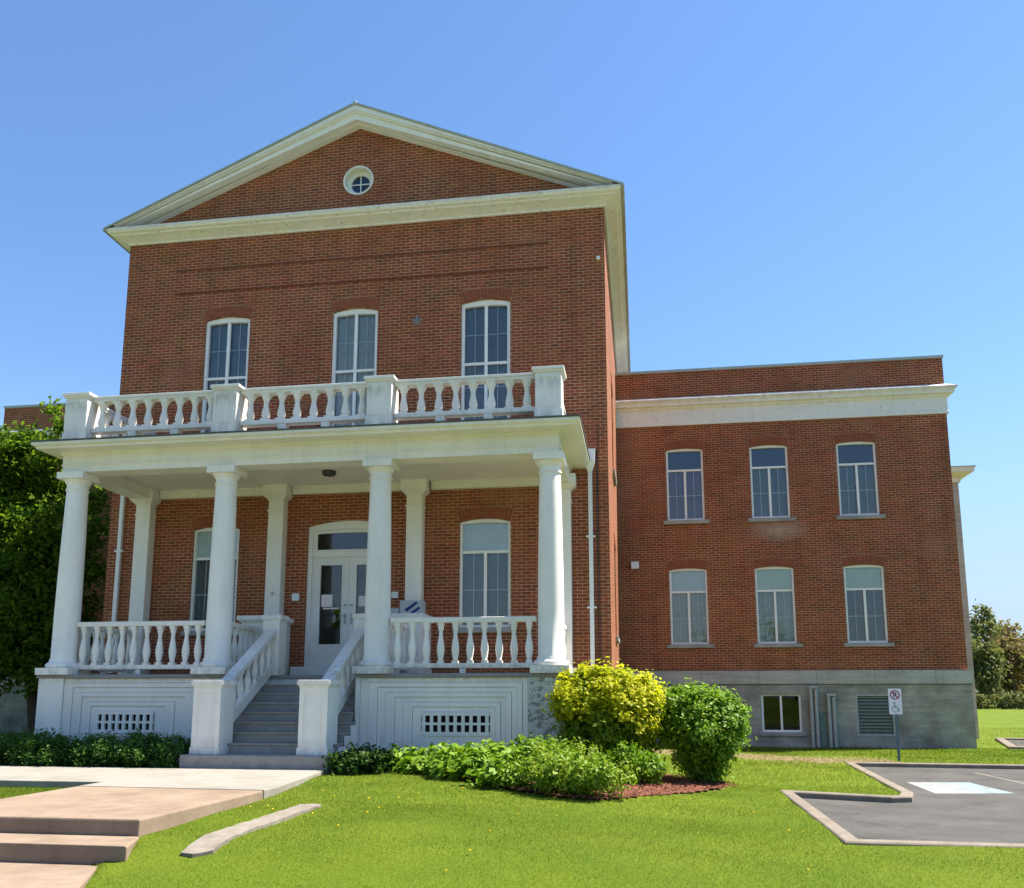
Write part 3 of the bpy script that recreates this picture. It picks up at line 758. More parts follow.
base_panel(-4.74, -1.34, -3.98, -2.83); base_panel(1.34, 4.50, 2.57, 3.75)
for a, b, m_, kk in ((-PX, -4.745, 'white_old', 0), (4.505, PX, 'flaked', 1)):
    mb = MB(); mb.box(a, b, PF - .012, PF + .5, -.6, FL - .071)
    o = part(mb, 'base_pier', M[m_])
    if kk: o['label'] = 'corner pier with flaking grey paint'
for s_ in (-1, 1):
    bxx = lambda a, b: sorted((s_ * a, s_ * b))
    a, b = bxx(PX - .1, PX - .01); mb = MB(); mb.box(a, b, PF + .5, -.09, -.6, FL - .071); part(mb, 'base_wall', M['white_old'])
    mb = MB(); a, b = bxx(WELL, WELL + .089); mb.box(a, b, PF + .002, WELLY, -.6, FL - .071); part(mb, 'stairwell_wall', M['white_old'])
mb = MB(); mb.box(-WELL - .1, WELL + .1, WELLY + .04, WELLY + .1, -.6, FL - .071); part(mb, 'stairwell_wall', M['white_old'])
# columns
CXS = (-4.95, -1.66, 1.57, 4.91); CY = -2.60
cprof = [(.02, FL + .135), (.31, FL + .135), (.33, FL + .165), (.33, FL + .20), (.305, FL + .235), (.272, FL + .25), (.268, FL + .29), (.246, FL + .33), (.246, 2.6), (.238, 3.4), (.224, 4.3), (.206, 5.16), (.203, 5.20), (.226, 5.21), (.226, 5.24), (.206, 5.25), (.206, 5.33), (.22, 5.345), (.265, 5.42), (.275, 5.435), (.02, 5.437)]
def colmesh():
    mb = MB(); mb.lathe(cprof, (0, 0), 32); mb.box(-.355, .355, -.355, .355, FL, FL + .134); mb.box(-.29, .29, -.29, .29, 5.438, 5.575)
    return mb.mesh('column', M['white'], True, 40)
cme = colmesh()
for x in CXS:
    o = bpy.data.objects.new('column', cme); link(o, B, (x, CY, 0))
# pilasters against the wall
def pilaster(x, ped):
    mb = MB(); zb = 2.74 if ped else FL
    mb.box(x - .18, x + .18, -.26, -.001, zb, 5.46)
    if not ped: mb.box(x - .27, x + .27, -.37, -.002, FL, FL + .16)
    mb.box(x - .20, x + .20, -.28, -.002, 5.20, 5.24)
    for i in range(4): e = .03 * i; mb.box(x - .20 - e, x + .20 + e, -.28 - e, -.003, 5.46 + .03 * i, 5.49 + .03 * i + .0005)
    mb.box(x - .295, x + .295, -.38, -.004, 5.581, 5.80)
    o = part(mb, 'pilaster', M['cream' if False else 'white'], bevel=.006)
    if ped:
        p = MB(); p.box(x - .36, x + .36, -.95, -.001, FL + .16, 2.60); p.box(x - .40, x + .40, -.99, -.002, FL, FL + .16)
        p.box(x - .40, x + .40, -.99, -.002, 2.60, 2.64); p.box(x - .44, x + .44, -1.03, -.003, 2.64, 2.74)
        p.build('pedestal', M['white'], o, bevel=.008)
for x, pd in zip((-4.93, -1.64, 1.62, 4.93), (0, 1, 1, 0)): pilaster(x, pd)
# entablature and cornice of the porch roof
pp = [(-5.17, -.002), (-5.17, -2.82), (5.10, -2.82), (5.10, -.002)]
mb = MB(); mb.sweep(pp, [(-.44, 5.576), (0, 5.576), (0, 5.70), (.022, 5.71), (.022, 5.735), (.004, 5.75), (.004, 6.0), (-.44, 6.0)])
ent = part(mb, 'entablature', M['cream'])
mb = MB(); mb.sweep(pp, [(-.3, 5.93), (.03, 5.93), (.05, 5.985), (.36, 5.99), (.37, 6.03), (.43, 6.06), (.43, 6.115), (-.3, 6.16)])
part(mb, 'cornice', M['cream'])
mb = MB(); mb.sweep(pp, [(-.3, 6.165), (.45, 6.118), (.45, 6.146), (-.3, 6.225)]); mb.box(-5.0, 5.0, -2.6, -.002, 6.19, 6.235)
part(mb, 'porch_roof', M['roof'])
mb = MB(); mb.box(-4.75, 4.75, -2.42, -.121, 5.80, 5.86); part(mb, 'porch_ceiling', M['porchceil'])
mb = MB()
for a, b in ((-4.61, -1.96), (-1.32, 1.32), (1.96, 4.61)): mb.box(a, b, -.12, -.001, 5.62, 5.799); mb.box(a, b, -.16, -.121, 5.76, 5.798)
part(mb, 'wall_beam', M['cream'])

# balusters: two patterns, shared meshes
def bal_mesh(name, h, prof, sq, mat):
    mb = MB(); mb.lathe([(r, z * h) for r, z in prof], (0, 0), 12)
    mb.box(-sq, sq, -sq, sq, -.001, .055 * h + .001); mb.box(-sq, sq, -sq, sq, .93 * h, h + .001)
    return mb.mesh(name, mat, True, 40)
slim = bal_mesh('baluster', .765, [(.03, .04), (.052, .07), (.045, .10), (.062, .20), (.075, .32), (.070, .42), (.050, .58), (.036, .70), (.040, .80), (.058, .86), (.055, .94)], .056, M['white'])
stout = bal_mesh('baluster', .60, [(.05, .04), (.080, .07), (.066, .12), (.084, .20), (.078, .32), (.056, .50), (.048, .62), (.052, .72), (.078, .84), (.098, .95)], .088, M['white'])
def put_bal(me, n, p0, p1, parent, z, zs=1.0):
    for i in range(n):
        t = (i + .5) / n
        o = bpy.data.objects.new('baluster', me); link(o, parent, (p0[0] + (p1[0] - p0[0]) * t + random.gauss(0, .004), p0[1] + (p1[1] - p0[1]) * t, z)); o.scale.z = zs; o.rotation_euler = (random.gauss(0, .006), random.gauss(0, .008), random.gauss(0, .03))
# upper balustrade
RB = []
runs = [((-4.69, CY), (-1.92, CY), 8), ((-1.40, CY), (1.31, CY), 8), ((1.83, CY), (4.65, CY), 8), ((-4.93, CY + .27), (-4.93, -.002), 7), ((4.91, CY + .27), (4.91, -.002), 7)]
def rails(a, b, specs):
    mb = MB(); fx = a[1] == b[1]
    for hw, z0, z1 in specs:
        if fx: mb.box(a[0], b[0], a[1] - hw, a[1] + hw, z0, z1)
        else: mb.box(a[0] - hw, a[0] + hw, a[1], b[1], z0, z1)
    return mb
for (a, b, n_) in runs:
    mb = rails(a, b, ((.10, 7.11, 7.166), (.12, 7.165, 7.225), (.10, 6.445, 6.54)))
    for t in (.33, .67): xx = a[0] + (b[0] - a[0]) * t; y_ = a[1] + (b[1] - a[1]) * t; mb.box(xx - .09, xx + .09, y_ - .09, y_ + .09, 6.20, 6.446)
    o = part(mb, 'roof_balustrade', M['white_old'], bevel=.01); RB.append(o); put_bal(stout, n_, a, b, o, 6.54, .95)
for x, up in zip(CXS, (RB[0], RB[0], RB[1], RB[2])):
    pd = MB(); pd.box(x - .25, x + .25, CY - .25, CY + .25, 6.28, 7.16); pd.box(x - .27, x + .27, CY - .27, CY + .27, 6.28, 6.42)
    pd.box(x - .28, x + .28, CY - .28, CY + .28, 7.16, 7.20); pd.box(x - .31, x + .31, CY - .31, CY + .31, 7.20, 7.262)
    rect = lambda e: [(x - .25 + e, 6.47 + e), (x + .25 - e, 6.47 + e), (x + .25 - e, 7.12 - e), (x - .25 + e, 7.12 - e)]
    ring(pd, lambda u, d, z: (u, CY - .25 - .012 + d, z), rect(.0), rect(.07), 0, .013)
    pd.box(x - .24, x + .24, CY - .24, CY + .24, 6.19, 6.279)
    pd.build('pedestal', M['white_old'], up, bevel=.008)
runs = [((-4.68, CY), (-1.93, CY), 10), ((1.84, CY), (4.64, CY), 10)]
for s_ in (-1, 1): runs += [((s_ * 4.93, CY + .3), (s_ * 4.93, -.30), 8), ((s_ * 1.66, CY + .3), (s_ * 1.66, -1.0), 5)]
for (a, b, n_) in runs:
    mb = rails(a, b, ((.075, 2.40, 2.495), (.065, 1.545, 1.635)))
    xx = (a[0] + b[0]) / 2; y_ = (a[1] + b[1]) / 2; mb.box(xx - .05, xx + .05, y_ - .05, y_ + .05, FL, 1.546)
    o = part(mb, 'porch_balustrade', M['white_old'], bevel=.01); put_bal(slim, n_, a, b, o, 1.635)

# --- stairs
SH = .176; S0 = -3.87; TR = .31
st = MB(); st.box(-1.33, 1.33, -4.38, -3.2, -.5, .03); stairs = part(st, 'staircase', M['step'], bevel=.012)
for k in range(8):
    y0 = S0 + TR * k; z1 = .03 + SH * (k + 1)
    wd = 1.30 if y0 + TR < PF else WELL - .02
    s_ = MB(); s_.box(-wd, wd, y0 - .025, y0 + TR + .03 if k < 7 else WELLY + .045, z1 - .035, z1); s_.box(-wd + .01, wd - .01, y0, y0 + TR - .001 if k < 7 else WELLY + .045, z1 - SH + .001, z1 - .0355)
    if k == 7: continue
    s_.build('step', M['step'], stairs, bevel=.005)
for s in (-1, 1):
    sd = MB()
    for k in range(4):
        y0 = S0 + TR * k; x0, x1 = sorted((s * 1.305, s * 1.345)); sd.box(x0, x1, y0 + .03, min(y0 + TR + .028, PF - .06), -.4, .03 + SH * (k + 1) - .06 + .0 * k)
    sd.build('stair_skirt', M['white_old'], stairs)
for s in (-1, 1):
    for (yf, z0, z1, hw) in ((-4.20, .031, 1.31, .255), (-1.70, FL, 2.68, .18)):
        x = s * .975; nw = MB(); yb = yf + 2 * hw
        nw.box(x - hw, x + hw, yf, yb, z0, z1 - .1); nw.box(x - hw - .02, x + hw + .02, yf - .02, yb + .02, z0, z0 + .12)
        nw.box(x - hw - .015, x + hw + .015, yf - .015, yb + .015, z1 - .13, z1 - .09); nw.box(x - hw - .04, x + hw + .04, yf - .04, yb + .04, z1 - .09, z1 - .02); nw.box(x - hw - .02, x + hw + .02, yf - .02, yb + .02, z1 - .02, z1)
        rc = lambda e: [(x - hw + e, z0 + .12 + e), (x + hw - e, z0 + .12 + e), (x + hw - e, z1 - .13 - e), (x - hw + e, z1 - .13 - e)]
        ring(nw, lambda u, d, z: (u, yf - .014 + d, z), rc(0), rc(.085), 0, .015)
        ring(nw, lambda u, d, z: (u, yf - .006 + d, z), rc(.12), rc(.14), 0, .007)
        nw.build('newel_post', M['white'], stairs, bevel=.006)
    x = s * .96; slope = (2.40 - 1.24) / (2.01)
    zr = lambda y: 1.24 + slope * (y + 3.70)
    hr = MB()
    ya, yb = -3.70, -1.68
    hr.prism([(ya, zr(ya)), (yb, zr(yb)), (yb, zr(yb) - .11), (ya, zr(ya) - .11)], x - .11, x + .11, lambda p_, q_, t_: (t_, p_, q_))
    hr.prism([(ya, zr(ya) - .111), (yb, zr(yb) - .111), (yb, zr(yb) - .16), (ya, zr(ya) - .16)], x - .07, x + .07, lambda p_, q_, t_: (t_, p_, q_))
    hr.prism([(ya, zr(ya) - .70), (yb, zr(yb) - .70), (yb, zr(yb) - .92), (ya, zr(ya) - .92)], x - .06, x + .06, lambda p_, q_, t_: (t_, p_, q_))
    hr.build('handrail', M['white'], stairs, bevel=.008)
    for i in range(7):
        y = ya + (yb - ya) * (i + .5) / 7
        b_ = MB(); b_.lathe([(r * .95, zr(y) - .72 + z * .58) for r, z in [(.05, 0), (.052, .10), (.045, .14), (.062, .24), (.072, .34), (.066, .44), (.048, .6), (.036, .72), (.040, .82), (.056, .88), (.056, 1.0)]], (x, y), 10)
        b_.build('baluster', M['white'], stairs, True, 40)

# --- fittings on the building
def downspout(x, y, z0, z1, head=True, brs=()):
    mb = MB(); mb.box(x - .045, x + .045, y - .09, y - .01, z0, z1)
    if head: mb.add([(x - .11, y - .2, z1), (x + .11, y - .2, z1), (x + .11, y - .005, z1), (x - .11, y - .005, z1), (x - .12, y - .21, z1 + .28), (x + .12, y - .21, z1 + .28), (x + .12, y - .005, z1 + .28), (x - .12, y - .005, z1 + .28), (x - .05, y - .1, z1 - .2), (x + .05, y - .1, z1 - .2), (x + .05, y - .005, z1 - .2), (x - .05, y - .005, z1 - .2)],
        [(4, 5, 6, 7), (0, 1, 5, 4), (1, 2, 6, 5), (2, 3, 7, 6), (3, 0, 4, 7), (8, 9, 1, 0), (9, 10, 2, 1), (10, 11, 3, 2), (11, 8, 0, 3), (8, 11, 10, 9)])
    for z in brs: mb.box(x - .1, x + .1, y - .1, y - .002, z - .018, z + .018)
    return part(mb, 'downspout', M['metalwhite'])
downspout(5.53, 0, 1.55, 6.10, True, (2.9, 4.45)); downspout(-5.60, 0, 1.55, 6.10, True, (2.5, 4.4))
mb = MB(); mb.tube([(5.70, -.015, 1.5), (5.70, -.015, 7.0)], .007, 6); mb.tube([(5.66, -.012, 1.5), (5.67, -.012, 6.4)], .008, 6); part(mb, 'cable', M['darkmetal'])
mb = MB(); mb.lathe([(.02, 5.70), (.13, 5.71), (.15, 5.75), (.15, 5.799)], (0, -1.3), 14); part(mb, 'ceiling_lamp', M['darkmetal'], smooth=True)
mb = MB()   # iron star anchor plate
pts = []
for k in range(10):
    a = math.pi / 2 + k * math.pi / 5; r = .17 if k % 2 == 0 else .07; pts.append((1.53 + r * math.cos(a), 9.71 + r * math.sin(a)))
mb.add([(u, -.01, z) for u, z in pts] + [(1.53, -.05, 9.71)], [(i, (i + 1) % 10, 10) for i in range(10)]); part(mb, 'star_anchor', m_plain('weathered_iron', (.20, .19, .19), .8, .2, .3, 30), fix=False)
mb = MB(); mb.box(-1.27, -1.10, -.03, -.001, 3.16, 3.32); mb.box(-1.25, -1.12, -.035, -.029, 3.22, 3.25); part(mb, 'wall_plate', M['signwhite'])
mb = MB(); mb.box(1.07, 1.22, -.03, -.001, 3.18, 3.32); part(mb, 'wall_plate', M['signwhite'])
mb = MB(); mb.lathe([(.035, 0), (.035, .02)], (0, 0), 10, lambda x, y, z: (-1.62 + x, -.302 - z, 3.30 + y)); part(mb, 'door_buzzer', M['greymetal'])
mb = MB(); mb.box(5.75, 5.83, -.06, -.001, 10.9, 10.97); part(mb, 'wall_sensor', M['metalwhite'])
mb = MB(); mb.box(6.31, 6.55, WY - .12, WY - .001, 4.88, 5.10); part(mb, 'junction_box', M['metalwhite'], bevel=.01)
for x, zt in ((11.50, 1.30), (11.99, 1.08)):
    mb = MB()
    for e in (-.075, .065): mb.tube([(x + e, WY - .16, -.55), (x + e, WY - .16, zt - .05 + .1 * (e < 0) - .05)], .05, 10)
    mb.box(x - .12, x + .12, WY - .125, WY - .062, .3, .34); mb.box(x - .13, x + .12, WY - .22, WY - .1, zt - .07, zt)
    part(mb, 'vent_pipe', M['greymetal'], smooth=True)
mb = MB(); mb.box(11.66, 11.86, WY - .08, WY - .061, -.55, .55); part(mb, 'copper_stain_panel', m_plain('verdigris', (.17, .22, .19), .8, .1, .2))
mb = MB(); mb.lathe([(.02, 6.22), (.12, 6.24), (.12, 6.32), (.03, 6.36)], (-8.4, WY - .15), 12); mb.box(-8.43, -8.37, WY - .15, WY, 6.28, 6.34); part(mb, 'wall_lamp', M['cream'])

# ------------------------------------------------------------------ small things about the porch
o = thing('display_box', 'grey box with two slanting blue stripes on top of pedestal right of the front door', 'box', (1.70, -.72, 2.741))
mb = MB(); mb.box(1.50, 1.99, -.85, -.55, 2.742, 3.03); mb.build('box_body', M['greybox'], o, bevel=.01)
mb = MB()
for q in ([(1.60, 2.835), (1.66, 2.79), (1.90, 2.965), (1.86, 3.01)], [(1.74, 2.775), (1.80, 2.745), (1.95, 2.85), (1.93, 2.90)]): mb.add([(a, -.853, b) for a, b in q], [(0, 1, 2, 3)])
mb.build('stripe', M['bluestripe'], o, fix=False)
mb = MB(); mb.box(1.16, 1.47, -.8, -.5, 2.742, 2.87); o = mb.build('carton', M['greybox'], None, bevel=.008); tag(o, 'low pale carton beside the blue striped box on the pedestal', 'carton')
mb = MB(); mb.box(-.55, .75, -.92, -.40, FL + .001, FL + .02); o = mb.build('door_mat', M['darkmetal'], None); tag(o, 'dark rubber mat lying at the foot of the entrance door', 'mat')
for (a, b, c_, d_, lab) in ((-.62, -.36, 3.02, 3.30, 'pinkish paper notice stuck on glass of left door leaf'), (-.58, -.20, 2.965, 3.0, 'narrow white strip taped across the left door glass under the pink notice'), (.26, .42, 3.02, 3.26, 'white paper notice stuck on glass of right door leaf')):
    mb = MB(); mb.box(a, b, .118, .122, c_, d_); o = mb.build('paper_notice', M['paper'], None); tag(o, lab, 'notice')

# ------------------------------------------------------------------ foliage
def leaves(name, P, size, mat, parent=None, up=.35, aspect=.55, outward=None):
    n = len(P)
    nrm = rng.normal(size=(n, 3)); nrm[:, 2] += up * 2
    if outward is not None: nrm += outward
    nrm /= np.linalg.norm(nrm, axis=1, keepdims=True)
    t = rng.normal(size=(n, 3)); t -= (t * nrm).sum(1, keepdims=True) * nrm; t /= np.linalg.norm(t, axis=1, keepdims=True)
    b = np.cross(nrm, t)
    s = size * rng.uniform(.6, 1.3, (n, 1))
    fold = nrm * s * .18
    V = np.stack([P - t * s, P - b * s * aspect + fold, P + t * s, P + b * s * aspect + fold], 1).reshape(-1, 3)
    F = np.arange(4 * n).reshape(n, 4)
    me = np_mesh(name, V, F, 4); me.materials.append(mat)
    o = bpy.data.objects.new(name, me); link(o, parent, (0, 0, 0)); return o
def clumps(blobs, n_clump, per, sig, shell=(.55, 1.0), flat_=1.0):
    out = []; ow = []
    vol = np.array([b[1][0] * b[1][1] * b[1][2] for b in blobs]) ** (2 / 3); vol /= vol.sum()
    for (c, r), f in zip(blobs, vol):
        k = max(3, int(n_clump * f)); d = rng.normal(size=(k, 3)); d /= np.linalg.norm(d, axis=1, keepdims=True)
        rad = rng.uniform(*shell, (k, 1)); cc = np.array(c) + d * rad * np.array(r)
        m_ = rng.poisson(per, k) + 2
        cr = np.repeat(cc, m_, 0); sg = np.repeat(rng.uniform(.6, 1.4, (k, 1)), m_, 0) * sig
        p = cr + rng.normal(size=cr.shape) * sg * np.array([1, 1, flat_])
        out.append(p); ow.append(np.repeat(d, m_, 0))
    return np.concatenate(out), np.concatenate(ow)

# big tree in front of left wing
tr = thing('broadleaf_tree', 'large dense leafy tree at left beside the porch, dark below with sunlit crown', 'tree', (-10.45, 4.0, -.25))
tk = MB(); tk.tube([(-10.45, 4.0, -.5), (-10.55, 3.95, .8), (-10.85, 3.9, 2.2), (-11.0, 4.1, 4.5), (-11.2, 4.2, 6.5), (-11.1, 4.1, 8.0)], [.20, .17, .15, .12, .09, .03], 10)
for (p, q) in (((-11.0, 3.9, 1.6), (-9.6, 3.4, 3.4)), ((-10.9, 3.9, 2.5), (-12.6, 3.2, 4.8)), ((-11.0, 4.0, 3.6), (-9.4, 4.2, 5.8)), ((-11.1, 4.1, 4.8), (-12.4, 4.8, 7.0)), ((-11.1, 4.2, 5.8), (-9.9, 3.9, 8.0)), ((-10.95, 3.9, 1.9), (-11.8, 2.6, 3.0)), ((-10.7, 4, 1.4), (-9.3, 3.5, 2.1))):
    p = Vector(p); q = Vector(q); mid = (p + q) / 2 + Vector((0, 0, .25)); tk.tube([p, mid, q], [.075, .05, .015], 6)
tk.build('trunk', M['bark'], tr, True)
blobs = [((-11.2, 3.6, 3.4), (2.3, 1.6, 1.6)), ((-10.1, 3.6, 4.3), (1.45, 1.5, 1.7)), ((-12.4, 3.4, 4.6), (2.0, 1.7, 2.0)), ((-10.5, 3.8, 6.0), (1.7, 1.5, 1.6)), ((-12.2, 4.0, 6.9), (1.8, 1.6, 1.35)), ((-10.35, 3.7, 8.1), (1.0, 1.0, 1.35)), ((-11.8, 3.8, 7.6), (.9, .9, .75)), ((-13.4, 3.8, 5.5), (1.5, 1.5, 2.2)), ((-9.6, 3.6, 2.9), (.95, 1.1, 1.0)), ((-11.6, 3.0, 2.4), (1.6, 1.2, .8)), ((-12.6, 3.7, 8.0), (1.4, 1.0, 1.0)), ((-11.3, 3.7, 8.2), (.75, .8, .55)), ((-12.0, 2.8, 1.6), (1.3, 1.0, .8)), ((-10.3, 3.0, 1.9), (1.1, .9, .8)), ((-13.6, 3.2, 2.6), (1.3, 1.2, 1.5))]
P, O = clumps(blobs, 780, 80, .22, (.5, 1.02), .75)
leaves('crown', P, .082, M['leaf_tree'], tr, .3, .6, O * .6)

# yellow bush
ty = thing('golden_bush', 'bright yellow-green rounded bush beside the right corner of the porch', 'bush', (5.95, -3.55, -.27))
st_ = MB()
for k in range(9):
    a = k * 2 * math.pi / 9; st_.tube([(5.95 + .1 * math.cos(a), -3.55 + .1 * math.sin(a), -.4), (5.95 + .3 * math.cos(a), -3.55 + .25 * math.sin(a), .4), (5.95 + .6 * math.cos(a), -3.55 + .45 * math.sin(a), 1.1)], [.022, .016, .006], 5)
st_.build('stems', M['bark'], ty)
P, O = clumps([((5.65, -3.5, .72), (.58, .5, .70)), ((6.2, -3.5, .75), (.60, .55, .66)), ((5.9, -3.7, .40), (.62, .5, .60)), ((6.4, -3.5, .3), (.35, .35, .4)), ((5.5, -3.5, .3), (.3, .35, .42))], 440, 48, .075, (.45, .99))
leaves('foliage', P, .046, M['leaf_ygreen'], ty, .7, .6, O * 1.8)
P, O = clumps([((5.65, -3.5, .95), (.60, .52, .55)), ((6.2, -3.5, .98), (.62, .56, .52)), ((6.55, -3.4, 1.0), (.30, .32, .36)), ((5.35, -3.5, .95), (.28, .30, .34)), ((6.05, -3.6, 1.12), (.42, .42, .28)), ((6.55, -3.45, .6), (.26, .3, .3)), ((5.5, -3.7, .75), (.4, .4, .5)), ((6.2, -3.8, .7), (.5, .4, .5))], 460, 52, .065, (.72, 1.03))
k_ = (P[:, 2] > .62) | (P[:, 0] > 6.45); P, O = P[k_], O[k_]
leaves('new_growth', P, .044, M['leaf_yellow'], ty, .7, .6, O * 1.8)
# green round shrub
tg = thing('round_shrub', 'bright green rounded shrub on a bare narrow foot in red mulch', 'shrub', (7.55, -3.15, -.43))
st_ = MB()
for k in range(11):
    a = k * 2 * math.pi / 11; st_.tube([(7.55 + .07 * math.cos(a), -3.15 + .07 * math.sin(a), -.55), (7.55 + .22 * math.cos(a), -3.15 + .2 * math.sin(a), .15), (7.55 + .5 * math.cos(a), -3.15 + .45 * math.sin(a), .9)], [.02, .015, .005], 5)
st_.build('stems', M['bark'], tg)
P, O = clumps([((7.55, -3.15, .56), (.74, .70, .53)), ((7.55, -3.15, .22), (.54, .52, .46)), ((7.54, -3.15, -.08), (.34, .34, .32)), ((7.36, -3.2, .76), (.50, .5, .40)), ((7.8, -3.15, .70), (.46, .45, .38))], 560, 56, .068, (.5, 1.06))
leaves('foliage', P, .040, M['leaf_round'], tg, .7, .6, O * 1.6)

# hostas in a row, each a fountain of broad leaves
def hosta(x, y, r, h, label, first):
    z0 = gz(x, y) + .01
    o = thing('hosta_plant', label, 'plant', (x, y, z0), 'hosta plants in front of the porch skirt')
    P, O = clumps([((x, y, z0 + h * .42), (r * .82, r * .8, h * .50)), ((x + .08, y - .06, z0 + h * .2), (r * .9, r * .85, h * .3))], 46, 12, .05, (.45, 1.0)); P[:, 2] = np.maximum(P[:, 2], z0 + .02)
    O = O * np.array([1, 1, .6])
    leaves('foliage', P, .072, M['leaf_hosta'], o, 1.0, .62, O * 1.3)
    st = MB()
    for k in range(9): a = k * .7; st.tube([(x, y, z0 - .04), (x + r * .35 * math.cos(a), y + r * .35 * math.sin(a), z0 + h * .45)], [.008, .004], 5)
    st.build('stems', M['leaf_dark'], o)
hl = [(2.45, -3.85, .45, .46, 'leafy light green hosta nearest the stairs, in the sun'), (2.95, -4.2, .50, .50, 'light green hosta second along the bed from the stairs'), (3.45, -4.62, .54, .52, 'broad light green hosta below the right hand porch vent'), (3.95, -5.1, .56, .54, 'large light green hosta at the front of the row left of the low front shrub'), (4.42, -5.62, .52, .48, 'light green hosta touching the left side of the low front shrub'), (4.35, -4.45, .52, .66, 'tallest hosta, behind the others under the right end of the porch skirt'), (3.35, -3.7, .46, .50, 'small hosta at the back directly below the right vent'), (3.85, -4.1, .48, .54, 'hosta at the back between the small and the tallest one')]
for q in hl: hosta(*q, False)
# low shrub in front, dark clump by the stairs, filler under the yellow bush
def mound(name, label, cat, blobs, ncl, per, sig, leaf, mat, base, up=.5):
    o = thing(name, label, cat, base)
    P, O = clumps(blobs, ncl, per, sig, (.45, 1.03)); P[:, 2] = np.maximum(P[:, 2], ground(P[:, 0], P[:, 1]) + .01)
    leaves('foliage', P, leaf * 1.2, mat, o, up, .5, O * .5)
    s_ = MB(); bx, by, bz = base
    for k in range(7):
        a = k * .9; s_.tube([(bx + .05 * math.cos(a), by + .05 * math.sin(a), bz - .05), (bx + .25 * math.cos(a), by + .2 * math.sin(a), bz + .25)], [.012, .005], 5)
    s_.build('stems', M['bark'], o); return o
mound('spirea_shrub', 'low spreading bushy shrub at the front of the mulch bed', 'shrub', [((5.55, -6.15, .0), (.62, .55, .28)), ((5.1, -5.85, .02), (.5, .5, .26)), ((5.95, -6.2, -.05), (.45, .5, .24)), ((5.4, -5.6, .1), (.5, .4, .28))], 230, 40, .06, .030, M['leaf_low'], (5.5, -6.0, -.3))
mound('groundcover_clump', 'dark green low clump in the shade beside the stairs', 'plant', [((1.75, -4.3, -.08), (.42, .4, .26)), ((2.1, -4.25, -.05), (.35, .35, .25))], 110, 36, .05, .036, M['leaf_dark'], (1.9, -4.3, -.25))
mound('perennial_clump', 'small leafy clump at the foot of the yellow bush', 'plant', [((6.25, -4.4, -.05), (.35, .32, .28)), ((6.6, -4.2, -.12), (.32, .3, .22))], 90, 36, .05, .034, M['leaf_round'], (6.3, -4.35, -.3))
mound('perennial_clump', 'green leafy clump between low front shrub and porch skirt', 'plant', [((5.0, -4.6, .0), (.45, .4, .32)), ((4.7, -4.2, .05), (.35, .35, .32)), ((5.35, -4.5, -.05), (.35, .3, .25))], 120, 36, .06, .036, M['leaf_round'], (5.0, -4.5, -.27))
# hedge left of the stairs
hb_ = []
for k in range(19):
    x = -8.0 + k * .355; hb_.append(((x, -3.95 + .05 * math.sin(k * 2.1), .02), (.34, .55, .32 + .035 * math.sin(k * 1.3))))
o = thing('low_hedge', 'dark green low hedge along porch skirt left of the stairs', 'hedge', (-4.8, -3.95, -.25))
P, O = clumps(hb_, 900, 46, .06, (.5, 1.04)); P[:, 2] = np.maximum(P[:, 2], -.23)
leaves('foliage', P, .038, M['leaf_hedge'], o, .5, .35, O * .5)
s_ = MB()
for k in range(24): x = -8 + k * .28; s_.tube([(x, -3.95, -.3), (x + .06, -3.98, .2)], [.012, .006], 5)
s_.build('stems', M['bark'], o)
# dark stake near the left wing
mb = MB(); mb.tube([(-14.75, 6.2, -.4), (-14.82, 6.2, 1.35)], [.09, .06], 8); o = mb.build('fence_stake', M['bark'], None); tag(o, 'dark weathered stake standing by foundation of left wing', 'stake')

# far trees right of the wing
def far_tree(x, y, h, r, mat, label, dens=1.0):
    z0 = -.5; o = thing('park_tree', label, 'tree', (x, y, z0), 'trees beyond the far lawn')
    t = MB(); t.tube([(x, y, z0), (x + .1, y, z0 + h * .4), (x, y, z0 + h * .85)], [.22, .15, .04], 7)
    for k in range(6): a = k * 1.05; t.tube([(x, y, z0 + h * (.25 + .08 * k)), (x + r * .7 * math.cos(a), y + r * .7 * math.sin(a), z0 + h * (.45 + .08 * k))], [.08, .02], 5)
    t.build('trunk', M['bark'], o)
    bl = []
    for k in range(9):
        a = random.random() * 6.28; q = random.random(); hh = z0 + h * (.22 + .62 * q); rr = r * (.75 - .5 * abs(q - .35)); bl.append(((x + rr * .75 * math.cos(a), y + rr * .75 * math.sin(a), hh), (r * .5, r * .5, h * .15)))
    P, O = clumps(bl, int(150 * dens), 22, .42, (.4, 1.05)); leaves('crown', P, .26, mat, o, .3, .6, O * .5)
far_tree(46.6, 92, 12.2, 3.0, M['leaf_far'], 'tall green tree seen just right of the wing corner')
far_tree(51.0, 95, 10.8, 3.2, M['leaf_rust'], 'rusty brown leaved tree far away at right edge of the lawn', 1.1)
far_tree(43.6, 84, 8.6, 2.5, M['leaf_far'], 'lower bright green tree nearest the wing corner')
far_tree(48.6, 88, 8.2, 2.6, M['leaf_rust'], 'short bronze leaved tree in front of the far tree row')
far_tree(55.0, 97, 9.5, 3.4, M['leaf_far'], 'green tree furthest right in the far row', 1.0)
bl = [((40 + k * 1.15, 80 + .4 * math.sin(k), .35), (1.0, .9, .95 + .2 * math.sin(k * 1.7))) for k in range(18)]
o = thing('hedge', 'long dark hedge at the back of the lawn below the far trees', 'hedge', (50, 80, -.5))
P, O = clumps(bl, 300, 30, .2, (.4, 1.0)); leaves('foliage', P, .15, M['leaf_far'], o, .3, .6, O * .5)
s_ = MB()
for k in range(18): x = 40 + k * 1.15; s_.tube([(x, 80, -.55), (x, 80, .6)], .05, 5)
s_.build('stems', M['bark'], o)

